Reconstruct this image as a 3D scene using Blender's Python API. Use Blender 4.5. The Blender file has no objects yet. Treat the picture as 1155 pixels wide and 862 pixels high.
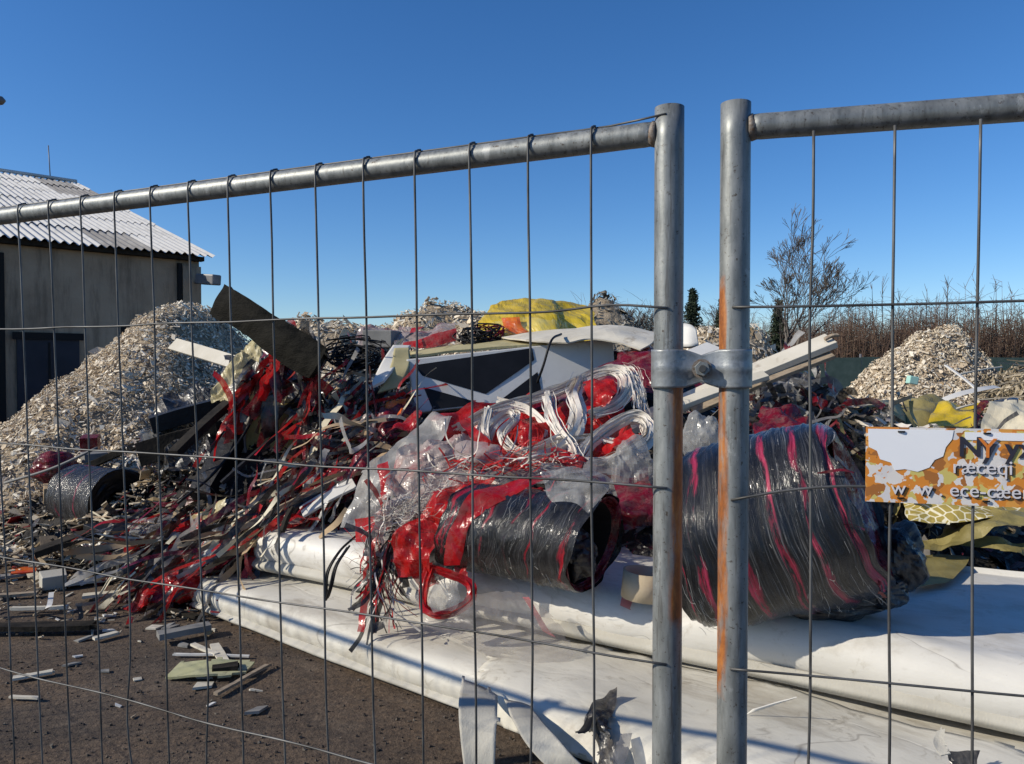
import bpy, math, random
from mathutils import Vector, Matrix, noise
V = Vector
R = math.radians
sc = bpy.context.scene
COL = sc.collection
rnd = random.Random(7)

# ------------------------------------------------------------------ camera model
F, CX, CY, EYE = 868.0, 577.5, 431.0, 1.62
PITCH = math.atan(19 / F)
def ray(px, py):
    a = (px - CX) / F; b = (CY - py) / F
    return V((a, math.cos(PITCH) + b * math.sin(PITCH), -math.sin(PITCH) + b * math.cos(PITCH)))
def at(px, py, D):
    r = ray(px, py); return V((0, 0, EYE)) + r * (D / r.y)
def ath(px, py, h):
    r = ray(px, py); return V((0, 0, EYE)) + r * ((h - EYE) / r.z)

cam = bpy.data.cameras.new('camera'); camo = bpy.data.objects.new('camera', cam); COL.objects.link(camo)
camo.location = (0, 0, EYE); camo.rotation_euler = (math.pi / 2 - PITCH, 0, 0)
cam.sensor_width = 36; cam.lens = F / 1155 * 36; cam.clip_start = 0.05; cam.clip_end = 3000
sc.camera = camo
sc.render.resolution_x, sc.render.resolution_y = 1024, 764

# ------------------------------------------------------------------ light
SUN_EL = R(31); SD = V((.967, .254, 0)).normalized()
trav = V((SD.x * math.cos(SUN_EL), SD.y * math.cos(SUN_EL), -math.sin(SUN_EL)))
sun = bpy.data.lights.new('sun', 'SUN'); sun.energy = 5.0; sun.angle = R(.53); sun.color = (1, .915, .77)
suno = bpy.data.objects.new('sun', sun); COL.objects.link(suno)
suno.rotation_euler = trav.to_track_quat('-Z', 'Y').to_euler()
w = bpy.data.worlds.new('World'); sc.world = w; w.use_nodes = True
wn = w.node_tree; bg = wn.nodes['Background']
sky = wn.nodes.new('ShaderNodeTexSky'); sky.sky_type = 'NISHITA'; sky.sun_disc = False
sky.sun_elevation = SUN_EL; sky.sun_rotation = math.atan2(-SD.x, -SD.y)
sky.altitude = 0; sky.air_density = .9; sky.dust_density = .2; sky.ozone_density = 5.0
hs = wn.nodes.new('ShaderNodeHueSaturation'); hs.inputs['Saturation'].default_value = 1.2; hs.inputs['Hue'].default_value = .505
wn.links.new(sky.outputs[0], hs.inputs['Color']); wn.links.new(hs.outputs[0], bg.inputs[0]); bg.inputs[1].default_value = .134
sc.view_settings.view_transform = 'Standard'; sc.view_settings.look = 'None'
sc.view_settings.exposure = 0.0; sc.view_settings.gamma = 1
sc.view_settings.use_curve_mapping = False

# ------------------------------------------------------------------ materials
def newmat(name):
    m = bpy.data.materials.new(name); m.use_nodes = True
    nt = m.node_tree; return m, nt, nt.nodes['Principled BSDF'], nt.nodes['Material Output']
def N(nt, t, **kw):
    n = nt.nodes.new(t)
    for k, v in kw.items(): setattr(n, k, v)
    return n
def coord(nt, kind='Object', scale=None):
    tc = N(nt, 'ShaderNodeTexCoord')
    if scale is None: return tc.outputs[kind]
    mp = N(nt, 'ShaderNodeMapping'); mp.inputs['Scale'].default_value = scale
    nt.links.new(tc.outputs[kind], mp.inputs[0]); return mp.outputs[0]
def noise_tex(nt, co, scale, detail=4, rough=.55, dist=0):
    n = N(nt, 'ShaderNodeTexNoise'); n.inputs['Scale'].default_value = scale
    n.inputs['Detail'].default_value = detail; n.inputs['Roughness'].default_value = rough
    n.inputs['Distortion'].default_value = dist
    nt.links.new(co, n.inputs['Vector']); return n.outputs['Fac']
def ramp(nt, fac, stops, interp='LINEAR'):
    r = N(nt, 'ShaderNodeValToRGB'); cr = r.color_ramp; cr.interpolation = interp
    while len(cr.elements) < len(stops): cr.elements.new(.5)
    for e, (p, c) in zip(cr.elements, stops):
        e.position = p; e.color = tuple(c)[:3] + (1,) if not isinstance(c, (int, float)) else (c, c, c, 1)
    nt.links.new(fac, r.inputs[0]); return r.outputs[0]
def mix(nt, fac, a, b, mode='MIX'):
    m = N(nt, 'ShaderNodeMix', data_type='RGBA', blend_type=mode)
    if isinstance(fac, (int, float)): m.inputs[0].default_value = fac
    else: nt.links.new(fac, m.inputs[0])
    for i, x in ((6, a), (7, b)):
        if isinstance(x, tuple): m.inputs[i].default_value = x[:3] + (1,)
        else: nt.links.new(x, m.inputs[i])
    return m.outputs[2]
def bump(nt, h, strength, dist, prev=None):
    b = N(nt, 'ShaderNodeBump'); b.inputs['Strength'].default_value = strength; b.inputs['Distance'].default_value = dist
    nt.links.new(h, b.inputs['Height'])
    if prev is not None: nt.links.new(prev, b.inputs['Normal'])
    return b.outputs[0]
def mat(name, cols, scale=4, rough=.7, metal=0, bmp=None, grime=None, detail=5, stretch=None, coat=0, kind='Object', spec=.4):
    """cols: one colour or several spread over a noise; bmp=(scale,strength,dist); grime=(colour,scale,threshold)"""
    m, nt, p, out = newmat(name)
    p.inputs['Specular IOR Level'].default_value = spec
    co = coord(nt, kind, stretch)
    if isinstance(cols[0], (int, float)): cols = [cols, tuple(c * .8 for c in cols)]
    f = noise_tex(nt, co, scale, detail)
    n = len(cols)
    c = ramp(nt, f, [(.3 + .4 * i / max(1, n - 1), cols[i]) for i in range(n)])
    if grime:
        g = ramp(nt, noise_tex(nt, co, grime[1], 6, .65, .5), [(grime[2], 0.0), (grime[2] + .14, 1.0)])
        c = mix(nt, g, c, grime[0])
    nt.links.new(c, p.inputs['Base Color'])
    p.inputs['Roughness'].default_value = rough; p.inputs['Metallic'].default_value = metal
    p.inputs['Coat Weight'].default_value = coat
    if bmp: nt.links.new(bump(nt, noise_tex(nt, co, bmp[0], 5, .6), bmp[1], bmp[2]), p.inputs['Normal'])
    return m
def island(name, stops, rough=.8, bmp=(30, .4, .01), sub=.35, metal=0):
    m, nt, p, out = newmat(name)
    g = N(nt, 'ShaderNodeNewGeometry')
    c = ramp(nt, g.outputs['Random Per Island'], stops, 'CONSTANT')
    d = ramp(nt, noise_tex(nt, coord(nt), 9, 5, .6), [(.3, 1 - sub), (.7, 1.0)])
    nt.links.new(mix(nt, 1.0, c, d, 'MULTIPLY'), p.inputs['Base Color'])
    p.inputs['Roughness'].default_value = rough; p.inputs['Metallic'].default_value = metal
    if bmp: nt.links.new(bump(nt, noise_tex(nt, coord(nt), bmp[0], 4), bmp[1], bmp[2]), p.inputs['Normal'])
    return m
def film(name, cols, transp=.25, rough=.22, transl=.35, crinkle=14, strength=.7, nscale=5, dust=.26):
    m, nt, p, out = newmat(name)
    co = coord(nt)
    if isinstance(cols[0], (int, float)): cols = [cols, tuple(c * .75 for c in cols)]
    f = noise_tex(nt, co, nscale, 4)
    c = ramp(nt, f, [(.35 + .3 * i / max(1, len(cols) - 1), cols[i]) for i in range(len(cols))])
    dm = ramp(nt, noise_tex(nt, co, nscale * 2.1, 7, .75, .5), [(.46, 0.0), (.7, dust * 1.6)])
    c = mix(nt, dm, c, (.27, .235, .19))
    rr_ = ramp(nt, dm, [(0, rough), (.5, min(1, rough + .4))]); nt.links.new(rr_, p.inputs['Roughness'])
    nt.links.new(c, p.inputs['Base Color'])
    def ridge(sc_, st):
        mp = N(nt, 'ShaderNodeMapping'); mp.inputs['Scale'].default_value = st; mp.inputs['Rotation'].default_value = (.5, .3, .8)
        nt.links.new(co, mp.inputs[0])
        x = noise_tex(nt, mp.outputs[0], sc_, 3, .6, .6)
        q = N(nt, 'ShaderNodeMath', operation='SUBTRACT'); nt.links.new(x, q.inputs[0]); q.inputs[1].default_value = .5
        q2 = N(nt, 'ShaderNodeMath', operation='ABSOLUTE'); nt.links.new(q.outputs[0], q2.inputs[0]); return q2.outputs[0]
    b = bump(nt, ridge(crinkle * .6, (1, 1, .35)), strength * .5, .03)
    b = bump(nt, ridge(crinkle * 1.3, (.4, 1, 1)), strength * .5, .012, b)
    nt.links.new(b, p.inputs['Normal'])
    tl = N(nt, 'ShaderNodeBsdfTranslucent'); nt.links.new(c, tl.inputs[0]); nt.links.new(b, tl.inputs['Normal'])
    m1 = N(nt, 'ShaderNodeMixShader'); m1.inputs[0].default_value = transl
    nt.links.new(p.outputs[0], m1.inputs[1]); nt.links.new(tl.outputs[0], m1.inputs[2])
    tr = N(nt, 'ShaderNodeBsdfTransparent')
    m2 = N(nt, 'ShaderNodeMixShader')
    tf = ramp(nt, noise_tex(nt, co, nscale * 2.3, 4), [(.3, max(0, transp - .15)), (.7, min(1, transp + .15))])
    nt.links.new(tf, m2.inputs[0])
    nt.links.new(m1.outputs[0], m2.inputs[1]); nt.links.new(tr.outputs[0], m2.inputs[2])
    nt.links.new(m2.outputs[0], out.inputs[0])
    return m

def galv(name, rust=None):
    """weathered galvanised steel; rust=(lateral sign, edge, z0, z1): an orange stain down one side of the tube"""
    m, nt, p, out = newmat(name)
    co = coord(nt)
    f = noise_tex(nt, coord(nt, 'Object', (1, 1, .25)), 55, 6, .65)
    c = ramp(nt, f, [(.3, (.13, .14, .138)), (.5, (.21, .222, .218)), (.72, (.30, .312, .306))])
    sp = ramp(nt, noise_tex(nt, co, 160, 4, .7), [(.6, 0.0), (.68, 1.0)])
    c = mix(nt, sp, c, (.07, .055, .042))
    st = ramp(nt, noise_tex(nt, coord(nt, 'Object', (1, 1, .06)), 120, 5, .7), [(.56, 0.0), (.66, .75)])
    c = mix(nt, st, c, (.10, .098, .09))
    wt = ramp(nt, noise_tex(nt, coord(nt, 'Object', (1, 1, .4)), 26, 6, .75), [(.6, 0.0), (.66, .6)])
    c = mix(nt, wt, c, (.42, .43, .42))
    met = None
    if rust:
        sx, edge, z0, z1 = rust
        s = N(nt, 'ShaderNodeSeparateXYZ'); nt.links.new(co, s.inputs[0])
        a = N(nt, 'ShaderNodeMath', operation='MULTIPLY_ADD'); nt.links.new(s.outputs[0], a.inputs[0]); a.inputs[1].default_value = sx; 
        nn = N(nt, 'ShaderNodeMath', operation='MULTIPLY_ADD'); nt.links.new(noise_tex(nt, coord(nt, 'Object', (1, 1, .12)), 60, 5), nn.inputs[0]); nn.inputs[1].default_value = .02; nn.inputs[2].default_value = -.010
        nt.links.new(nn.outputs[0], a.inputs[2])
        e = ramp(nt, a.outputs[0], [(0, 0.0), (edge, 0.0), (edge + .0025, 1.0)])
        zz = N(nt, 'ShaderNodeMath', operation='MULTIPLY_ADD'); nt.links.new(noise_tex(nt, co, 40, 4), zz.inputs[0]); zz.inputs[1].default_value = .1; nt.links.new(s.outputs[2], zz.inputs[2])
        zl = N(nt, 'ShaderNodeMapRange'); nt.links.new(zz.outputs[0], zl.inputs[0]); zl.inputs[1].default_value = z0; zl.inputs[2].default_value = z0 + .03
        zh = N(nt, 'ShaderNodeMapRange'); nt.links.new(zz.outputs[0], zh.inputs[0]); zh.inputs[1].default_value = z1; zh.inputs[2].default_value = z1 + .04; zh.inputs[3].default_value = 1; zh.inputs[4].default_value = 0
        k = N(nt, 'ShaderNodeMath', operation='MULTIPLY'); nt.links.new(zl.outputs[0], k.inputs[0]); nt.links.new(zh.outputs[0], k.inputs[1])
        k2 = N(nt, 'ShaderNodeMath', operation='MULTIPLY'); nt.links.new(k.outputs[0], k2.inputs[0]); nt.links.new(e, k2.inputs[1])
        rc = ramp(nt, noise_tex(nt, coord(nt, 'Object', (1, 1, .35)), 60, 7, .75), [(.3, (.09, .035, .014)), (.47, (.26, .085, .02)), (.6, (.4, .15, .035)), (.72, (.3, .19, .12))])
        pat = ramp(nt, noise_tex(nt, coord(nt, 'Object', (1, 1, .2)), 45, 6, .7), [(.36, .25), (.5, 1.0)])
        kk = N(nt, 'ShaderNodeMath', operation='MULTIPLY'); nt.links.new(k2.outputs[0], kk.inputs[0]); nt.links.new(pat, kk.inputs[1]); k2 = kk
        c = mix(nt, k2.outputs[0], c, rc)
        mm = N(nt, 'ShaderNodeMapRange'); nt.links.new(k2.outputs[0], mm.inputs[0]); mm.inputs[3].default_value = .4; mm.inputs[4].default_value = 0
        nt.links.new(mm.outputs[0], p.inputs['Metallic'])
    else: p.inputs['Metallic'].default_value = .4
    nt.links.new(c, p.inputs['Base Color'])
    nt.links.new(ramp(nt, f, [(.3, .42), (.7, .58)]), p.inputs['Roughness'])
    b = bump(nt, noise_tex(nt, co, 18, 3), .25, .004)
    nt.links.new(bump(nt, noise_tex(nt, co, 220, 3), .25, .0006, b), p.inputs['Normal'])
    return m

def wrapmat(name, ax_stripes, dark, stripe_cols, streak=.5, seed=0):
    """stretch-wrapped roll: UV.x runs round the roll, UV.y along it; ax_stripes = [(start,end)] along the axis"""
    m, nt, p, out = newmat(name)
    tc = N(nt, 'ShaderNodeTexCoord')
    def uv(sx, sy):
        mp = N(nt, 'ShaderNodeMapping'); mp.inputs['Scale'].default_value = (sx, sy, 1); mp.inputs['Location'].default_value = (seed, seed * .7, 0)
        nt.links.new(tc.outputs['UV'], mp.inputs[0]); return mp.outputs[0]
    s = N(nt, 'ShaderNodeSeparateXYZ'); nt.links.new(tc.outputs['UV'], s.inputs[0])
    wob = N(nt, 'ShaderNodeMath', operation='MULTIPLY_ADD')
    nt.links.new(noise_tex(nt, uv(9, 14), 1, 5, .6), wob.inputs[0]); wob.inputs[1].default_value = .07
    nt.links.new(s.outputs[1], wob.inputs[2])
    stops = [(0, 0.0)]
    for a, b in ax_stripes:
        a += .035; b += .035
        stops += [(a - .006, 0.0), (a + .004, 1.0), (b - .004, 1.0), (b + .006, 0.0)]
    st = ramp(nt, wob.outputs[0], stops)
    brk = ramp(nt, noise_tex(nt, uv(7, 20), 1, 5, .7), [(.46, 0.0), (.53, 1.0)])
    msk = mix(nt, 1.0, st, brk, 'MULTIPLY')
    sk = ramp(nt, noise_tex(nt, uv(5, 120), 1, 6, .7, .3), [(.52, 0.0), (.74, streak)])
    zn = ramp(nt, noise_tex(nt, uv(4, 7), 1, 5, .65, .5), [(.42, 0.1), (.62, 1.0)])
    c = mix(nt, mix(nt, 1.0, sk, zn, 'MULTIPLY'), dark, (.34, .34, .345))  # grey film streaks, lightened in places to read as glints
    sc_ = ramp(nt, noise_tex(nt, uv(6, 40), 1, 5), [(.35, stripe_cols[0]), (.65, stripe_cols[1])])
    c = mix(nt, msk, c, sc_)
    fl = ramp(nt, noise_tex(nt, uv(11, 150), 1, 6, .8, .6), [(.60, 0.0), (.66, .9)])
    zone = ramp(nt, noise_tex(nt, uv(3, 5), 1, 4), [(.46, 0.0), (.62, 1.0)])
    c = mix(nt, mix(nt, 1.0, fl, zone, 'MULTIPLY'), c, (.5, .5, .49))  # pale flecks painted in as glints, along with whitish film frost
    dst = ramp(nt, noise_tex(nt, uv(26, 34), 1, 6, .75), [(.62, 0.0), (.74, .45)])
    c = mix(nt, dst, c, (.22, .19, .17))
    nt.links.new(c, p.inputs['Base Color'])
    p.inputs['Roughness'].default_value = .26; p.inputs['Specular IOR Level'].default_value = .22
    p.inputs['Coat Weight'].default_value = .6; p.inputs['Coat Roughness'].default_value = .15
    b = bump(nt, noise_tex(nt, uv(5, 80), 1, 6, .75, .5), .6, .02)
    b = bump(nt, noise_tex(nt, uv(24, 30), 1, 6, .8, .9), .5, .02, b)
    nt.links.new(b, p.inputs['Normal'])
    nt.links.new(bump(nt, noise_tex(nt, uv(4, 40), 1, 5, .7, .6), .7, .02), p.inputs['Coat Normal'])
    return m

MT = {}
MT['galv'] = galv('galvanised steel'); 
MT['post_l'] = galv('galvanised steel with brown rust', (-1, .0075, 1.3, 1.66))
MT['post_r'] = galv('galvanised steel with orange rust', (-1, .009, 1.2, 1.76))
MT['clampm'] = mat('zinc clamp steel', [(.15, .162, .168), (.28, .295, .30), (.21, .222, .226)], 60, .42, .45, (60, .25, .003), ((.12, .1, .085), 90, .62))
MT['rustweld'] = mat('rusty weld', [(.10, .06, .035), (.2, .18, .16), (.16, .09, .045)], 160, .6, .2, (200, .5, .002))
MT['wire'] = mat('dull fence wire', [(.035, .034, .032), (.09, .09, .088), (.15, .15, .145)], 12, .5, .35)
MT['vinyl'] = mat('white vinyl', [(.58, .56, .51), (.66, .64, .59)], 1.3, .5, 0, (4, .2, .012), ((.36, .33, .27), 2.6, .6))
MT['vinyl2'] = mat('cream vinyl', [(.48, .455, .38), (.60, .575, .50), (.55, .52, .44)], 2.2, .55, 0, (5, .25, .012), ((.27, .24, .18), 3.0, .57))
MT['vinylback'] = mat('woven vinyl backing', [(.34, .32, .27), (.47, .45, .39)], 3, .75, 0, (120, .5, .004), ((.3, .27, .2), 6, .6), stretch=(1, 1, .3))
MT['whitebd'] = mat('white painted board', [(.52, .51, .48), (.62, .61, .57)], 3, .5, 0, (12, .12, .006), ((.34, .31, .26), 5, .63))
MT['creambd'] = mat('cream board', [(.48, .44, .35), (.6, .56, .47)], 4, .65, 0, (20, .2, .005), ((.25, .2, .14), 5, .6))
MT['blackpr'] = mat('scuffed black print', [(.007, .007, .008), (.013, .013, .015)], 6, .5, 0, (30, .2, .003), ((.24, .23, .22), 15, .70), spec=.2)
MT['greybd'] = mat('grey board', [(.15, .148, .14), (.25, .245, .23)], 4, .7, 0, (20, .2, .005), ((.12, .1, .08), 4, .6))
MT['wood'] = mat('weathered wood', [(.16, .12, .085), (.3, .24, .17), (.24, .19, .14)], 5, .8, 0, (25, .5, .006), stretch=(1, 8, 8))
MT['palewood'] = mat('pale raw wood', [(.42, .34, .22), (.55, .46, .33)], 6, .75, 0, (30, .35, .004), ((.2, .15, .1), 6, .6))
MT['darkwood'] = mat('blackened timber', [(.010, .009, .008), (.028, .024, .019), (.014, .013, .010)], 5, .8, 0, (30, .6, .01), spec=.12)
MT['slabshade'] = mat('slab wood with shade', [(.004, .004, .0032), (.014, .013, .010), (.007, .0068, .005)], 6, .8, 0, (35, .7, .012), ((.03, .025, .018), 9, .72), stretch=(1, 1, 3), spec=.08)  # dark brown wood taken almost black for the shade on its face
MT['blackpl'] = mat('black plastic', [(.006, .006, .007), (.014, .014, .015)], 5, .45, 0, (9, .5, .02), ((.06, .053, .047), 9, .68), spec=.25)
MT['cardboard'] = mat('cardboard', [(.30, .21, .12), (.42, .31, .19)], 4, .85, 0, (30, .3, .004), ((.12, .08, .05), 5, .62))
MT['olive'] = mat('olive tarp', [(.14, .115, .035), (.24, .20, .075), (.19, .155, .05)], 4, .5, 0, (9, .5, .02), ((.06, .045, .02), 5, .6))
MT['olivebd'] = mat('olive foam board', [(.30, .26, .13), (.44, .39, .22)], 5, .85, 0, (25, .4, .006), ((.12, .1, .05), 5, .58))
MT['beigecloth'] = mat('beige sheet', [(.5, .44, .31), (.64, .58, .43)], 4, .7, 0, (12, .4, .01), ((.25, .2, .12), 6, .6))
MT['yellow'] = film('yellow tarp film', [(.62, .43, .018), (.68, .50, .03)], .0, .3, .2, 10, .9, 3, .15)
MT['yelloworange'] = film('orange red film', [(.75, .2, .02), (.7, .06, .02)], .05, .28, .3, 9, .6, 8)
MT['yellowpale'] = film('pale yellow film', [(.62, .52, .24), (.72, .63, .38)], .06, .35, .35, 8, .6)
MT['clear'] = film('cloudy clear film', [(.5, .5, .48), (.38, .38, .37)], .55, .18, .3, 11, .8)
MT['smoky'] = film('smoky thin film', [(.4, .36, .34), (.5, .46, .43)], .66, .22, .4, 5, .35)
MT['clearw'] = film('milky film', [(.52, .51, .48), (.42, .41, .385)], .2, .24, .4, 9, .8)
MT['pinkw'] = film('pinkish white film', [(.56, .48, .44), (.5, .40, .37), (.45, .14, .14)], .16, .24, .4, 13, .8, 7)
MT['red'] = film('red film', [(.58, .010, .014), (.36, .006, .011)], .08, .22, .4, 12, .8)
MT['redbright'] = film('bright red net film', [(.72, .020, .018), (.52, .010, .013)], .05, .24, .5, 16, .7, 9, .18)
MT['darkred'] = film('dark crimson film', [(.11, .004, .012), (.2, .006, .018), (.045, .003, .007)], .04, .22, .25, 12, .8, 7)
MT['pink'] = film('pink paper film', [(.62, .16, .18), (.68, .28, .28)], .12, .4, .35, 9, .4)
MT['blackfilm'] = film('black film', [(.006, .006, .007), (.016, .016, .018)], .0, .28, .02, 12, .9)
MT['greyfilm'] = film('grey film', [(.13, .13, .135), (.26, .26, .265)], .25, .2, .25, 14, .9)
MT['strap'] = mat('white raffia strap', [(.5, .45, .38), (.64, .60, .53), (.56, .44, .38)], 8, .5, 0, (90, .5, .004))
MT['string'] = mat('grey white string', [(.3, .28, .24), (.48, .45, .4)], 8, .6)
MT['cable'] = mat('black cable', (.008, .008, .009), 8, .5, spec=.25)
MT['heap'] = island('shredded board flakes', [(0, (.66, .55, .40)), (.22, (.72, .63, .49)), (.42, (.54, .43, .29)), (.54, (.76, .69, .56)), (.76, (.36, .27, .18)), (.81, (.68, .58, .43)), (.95, (.2, .15, .1)), (.97, (.44, .31, .17))], sub=.18)
MT['heapdark'] = island('dull flakes', [(0, (.24, .22, .18)), (.2, (.4, .37, .31)), (.38, (.14, .125, .105)), (.55, (.48, .45, .38)), (.66, (.06, .055, .05)), (.82, (.3, .27, .21))])
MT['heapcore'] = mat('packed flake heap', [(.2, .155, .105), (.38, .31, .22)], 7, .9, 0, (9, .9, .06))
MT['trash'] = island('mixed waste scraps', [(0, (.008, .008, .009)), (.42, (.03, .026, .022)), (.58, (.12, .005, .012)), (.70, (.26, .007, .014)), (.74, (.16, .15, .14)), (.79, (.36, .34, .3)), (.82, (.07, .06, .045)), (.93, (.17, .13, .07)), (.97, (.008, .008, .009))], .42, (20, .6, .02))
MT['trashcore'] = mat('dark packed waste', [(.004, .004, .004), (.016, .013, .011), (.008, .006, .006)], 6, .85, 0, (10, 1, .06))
MT['straw'] = island('dry straw', [(0, (.3, .24, .15)), (.3, (.42, .35, .24)), (.6, (.2, .16, .1)), (.8, (.5, .43, .32))], .8, None)
MT['litter'] = island('board crumbs', [(0, (.36, .28, .18)), (.25, (.5, .42, .3)), (.45, (.2, .15, .095)), (.6, (.6, .52, .39)), (.82, (.05, .042, .035)), (.94, (.22, .01, .016)), (.96, (.33, .23, .11))])
MT['grit'] = island('road grit', [(0, (.06, .046, .036)), (.35, (.1, .08, .062)), (.7, (.035, .028, .024)), (.9, (.17, .145, .115))], .9, None)
MT['palegreen'] = mat('pale green board', [(.30, .30, .16), (.40, .39, .24)], 7, .8, 0, (30, .4, .004), ((.14, .12, .07), 8, .58))

def vinylmat(name, c0, c1, dirt, rot, rough=.5):
    m, nt, p, out = newmat(name); co = coord(nt)
    mp = N(nt, 'ShaderNodeMapping'); mp.inputs['Rotation'].default_value = (0, 0, rot); nt.links.new(co, mp.inputs[0])
    mp2 = N(nt, 'ShaderNodeMapping'); mp2.inputs['Scale'].default_value = (.8, 1.7, 1.7); nt.links.new(mp.outputs[0], mp2.inputs[0]); lc = mp2.outputs[0]
    c = ramp(nt, noise_tex(nt, co, 1.4, 5), [(.35, c0), (.65, c1)])
    g = ramp(nt, noise_tex(nt, lc, 2.2, 8, .72, .4), [(.50, 0.0), (.72, .75)])
    c = mix(nt, g, c, dirt)
    g2 = ramp(nt, noise_tex(nt, co, 9, 8, .75, .8), [(.58, 0.0), (.68, .55)])
    c = mix(nt, g2, c, dirt)
    g3 = ramp(nt, noise_tex(nt, co, 3.1, 6, .7, 1.2), [(.62, 0.0), (.7, .6)])
    c = mix(nt, g3, c, tuple(x * .7 for x in dirt))
    def line(sc_, w_, amt, c):
        q = N(nt, 'ShaderNodeMath', operation='SUBTRACT'); nt.links.new(noise_tex(nt, lc, sc_, 3, .5, .8), q.inputs[0]); q.inputs[1].default_value = .5
        a_ = N(nt, 'ShaderNodeMath', operation='ABSOLUTE'); nt.links.new(q.outputs[0], a_.inputs[0])
        br = ramp(nt, noise_tex(nt, co, 2.3, 4), [(.5, 0.0), (.6, amt)])
        return mix(nt, mix(nt, 1.0, ramp(nt, a_.outputs[0], [(0, 1.0), (w_, 0.0)]), br, 'MULTIPLY'), c, (.16, .14, .115)), a_.outputs[0]
    c, h1 = line(1.1, .004, .6, c)
    sp = ramp(nt, noise_tex(nt, co, 60, 3, .7), [(.68, 0.0), (.74, .5)])
    c = mix(nt, sp, c, dirt)
    nt.links.new(c, p.inputs['Base Color']); p.inputs['Roughness'].default_value = rough
    b = bump(nt, ramp(nt, h1, [(0, 0.0), (.04, 1.0)]), .3, .005)
    b = bump(nt, noise_tex(nt, lc, 5, 5, .6), .25, .02, b)
    nt.links.new(bump(nt, noise_tex(nt, co, 90, 3), .12, .002, b), p.inputs['Normal']); return m
MT['vinyl'] = vinylmat('white vinyl', (.54, .52, .47), (.62, .60, .55), (.34, .30, .23), R(33))
MT['vinyl2'] = vinylmat('cream vinyl', (.49, .465, .39), (.60, .575, .50), (.27, .23, .17), R(39), .55)
def ground_mat():
    m, nt, p, out = newmat('dark gritty dirt')
    co = coord(nt)
    a = noise_tex(nt, co, .9, 6, .6, .3); b = noise_tex(nt, co, 42, 5, .7); d = noise_tex(nt, co, 7, 5, .65)
    c = ramp(nt, b, [(.32, (.042, .026, .0145)), (.5, (.092, .058, .032)), (.64, (.14, .092, .054)), (.75, (.24, .175, .11))])
    c = mix(nt, ramp(nt, a, [(.4, 0.0), (.65, .6)]), c, mix(nt, b, (.04, .031, .025), (.12, .098, .078)))
    c = mix(nt, ramp(nt, d, [(.5, 0.0), (.72, .5)]), c, (.036, .027, .021))
    e = noise_tex(nt, coord(nt, 'Object', (.5, 1.6, 1)), .75, 7, .7, .8)
    c = mix(nt, ramp(nt, e, [(.5, 0.0), (.62, .55)]), c, (.024, .0185, .015))
    c = mix(nt, ramp(nt, noise_tex(nt, co, 3.3, 7, .75, .6), [(.55, 0.0), (.7, .6)]), c, (.15, .115, .082))
    c = mix(nt, ramp(nt, noise_tex(nt, co, 130, 2, .6), [(.68, 0.0), (.72, .8)]), c, (.3, .25, .19))
    nt.links.new(c, p.inputs['Base Color']); p.inputs['Roughness'].default_value = .92
    bb = bump(nt, d, .5, .05); nt.links.new(bump(nt, b, .9, .014, bb), p.inputs['Normal'])
    return m
MT['ground'] = ground_mat()
def wall_mat():
    m, nt, p, out = newmat('aged render')
    co = coord(nt)
    c = ramp(nt, noise_tex(nt, co, .8, 7, .65), [(.3, (.21, .16, .11)), (.5, (.30, .24, .17)), (.7, (.36, .30, .22))])
    g = ramp(nt, noise_tex(nt, coord(nt, 'Object', (1, 1, .15)), 2.3, 6, .7), [(.52, 0.0), (.68, .7)])
    c = mix(nt, g, c, (.09, .07, .05))
    nt.links.new(c, p.inputs['Base Color']); p.inputs['Roughness'].default_value = .9
    nt.links.new(bump(nt, noise_tex(nt, co, 14, 6), .4, .02), p.inputs['Normal']); return m
MT['wall'] = wall_mat()
MT['roof'] = mat('pale corrugated sheeting', [(.42, .41, .38), (.56, .55, .52), (.5, .49, .46)], 1.2, .6, .0, (30, .15, .004), ((.22, .2, .17), 1.8, .62))
MT['roofdark'] = mat('stained corrugated sheeting', [(.16, .15, .14), (.3, .29, .27)], 1.6, .7, 0, None, ((.1, .09, .08), 2, .6))
MT['bluedoor'] = mat('dark blue steel', [(.010, .014, .024), (.02, .025, .038)], 2, .7)
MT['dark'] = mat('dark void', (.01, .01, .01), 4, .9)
MT['lampgrey'] = mat('lamp housing grey', [(.12, .125, .13), (.2, .2, .21)], 6, .5, .2)
MT['glass'] = mat('lamp lens', (.5, .52, .55), 6, .2)
MT['greennet'] = mat('green netting', [(.06, .095, .075), (.10, .14, .115)], 6, .8, 0, (80, .5, .01))
MT['bark'] = mat('grey bark', [(.10, .085, .07), (.2, .175, .15)], 4, .9)
MT['twig'] = island('bare twigs', [(0, (.10, .072, .055)), (.3, (.15, .105, .08)), (.6, (.07, .052, .04)), (.85, (.19, .14, .105))], .9, None)
MT['twiggrey'] = island('grey bare twigs', [(0, (.085, .072, .062)), (.3, (.13, .112, .097)), (.6, (.06, .052, .045)), (.85, (.17, .15, .13))], .9, None)
MT['twigred'] = island('russet bare scrub', [(0, (.10, .06, .042)), (.3, (.145, .088, .06)), (.6, (.065, .042, .032)), (.85, (.18, .13, .09))], .9, None)
MT['needle'] = island('dark needles', [(0, (.022, .04, .018)), (.4, (.035, .055, .024)), (.7, (.015, .028, .014))], .8, None)
MT['signw'] = mat('sign white', [(.72, .74, .78), (.8, .81, .83)], 6, .45)
MT['ink'] = mat('sign dark ink', (.03, .03, .045), 6, .5)
MT['ink2'] = mat('sign pale letters', (.66, .64, .66), 6, .5)
MT['ink3'] = mat('sign orange letters', (.66, .2, .03), 6, .5)
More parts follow.
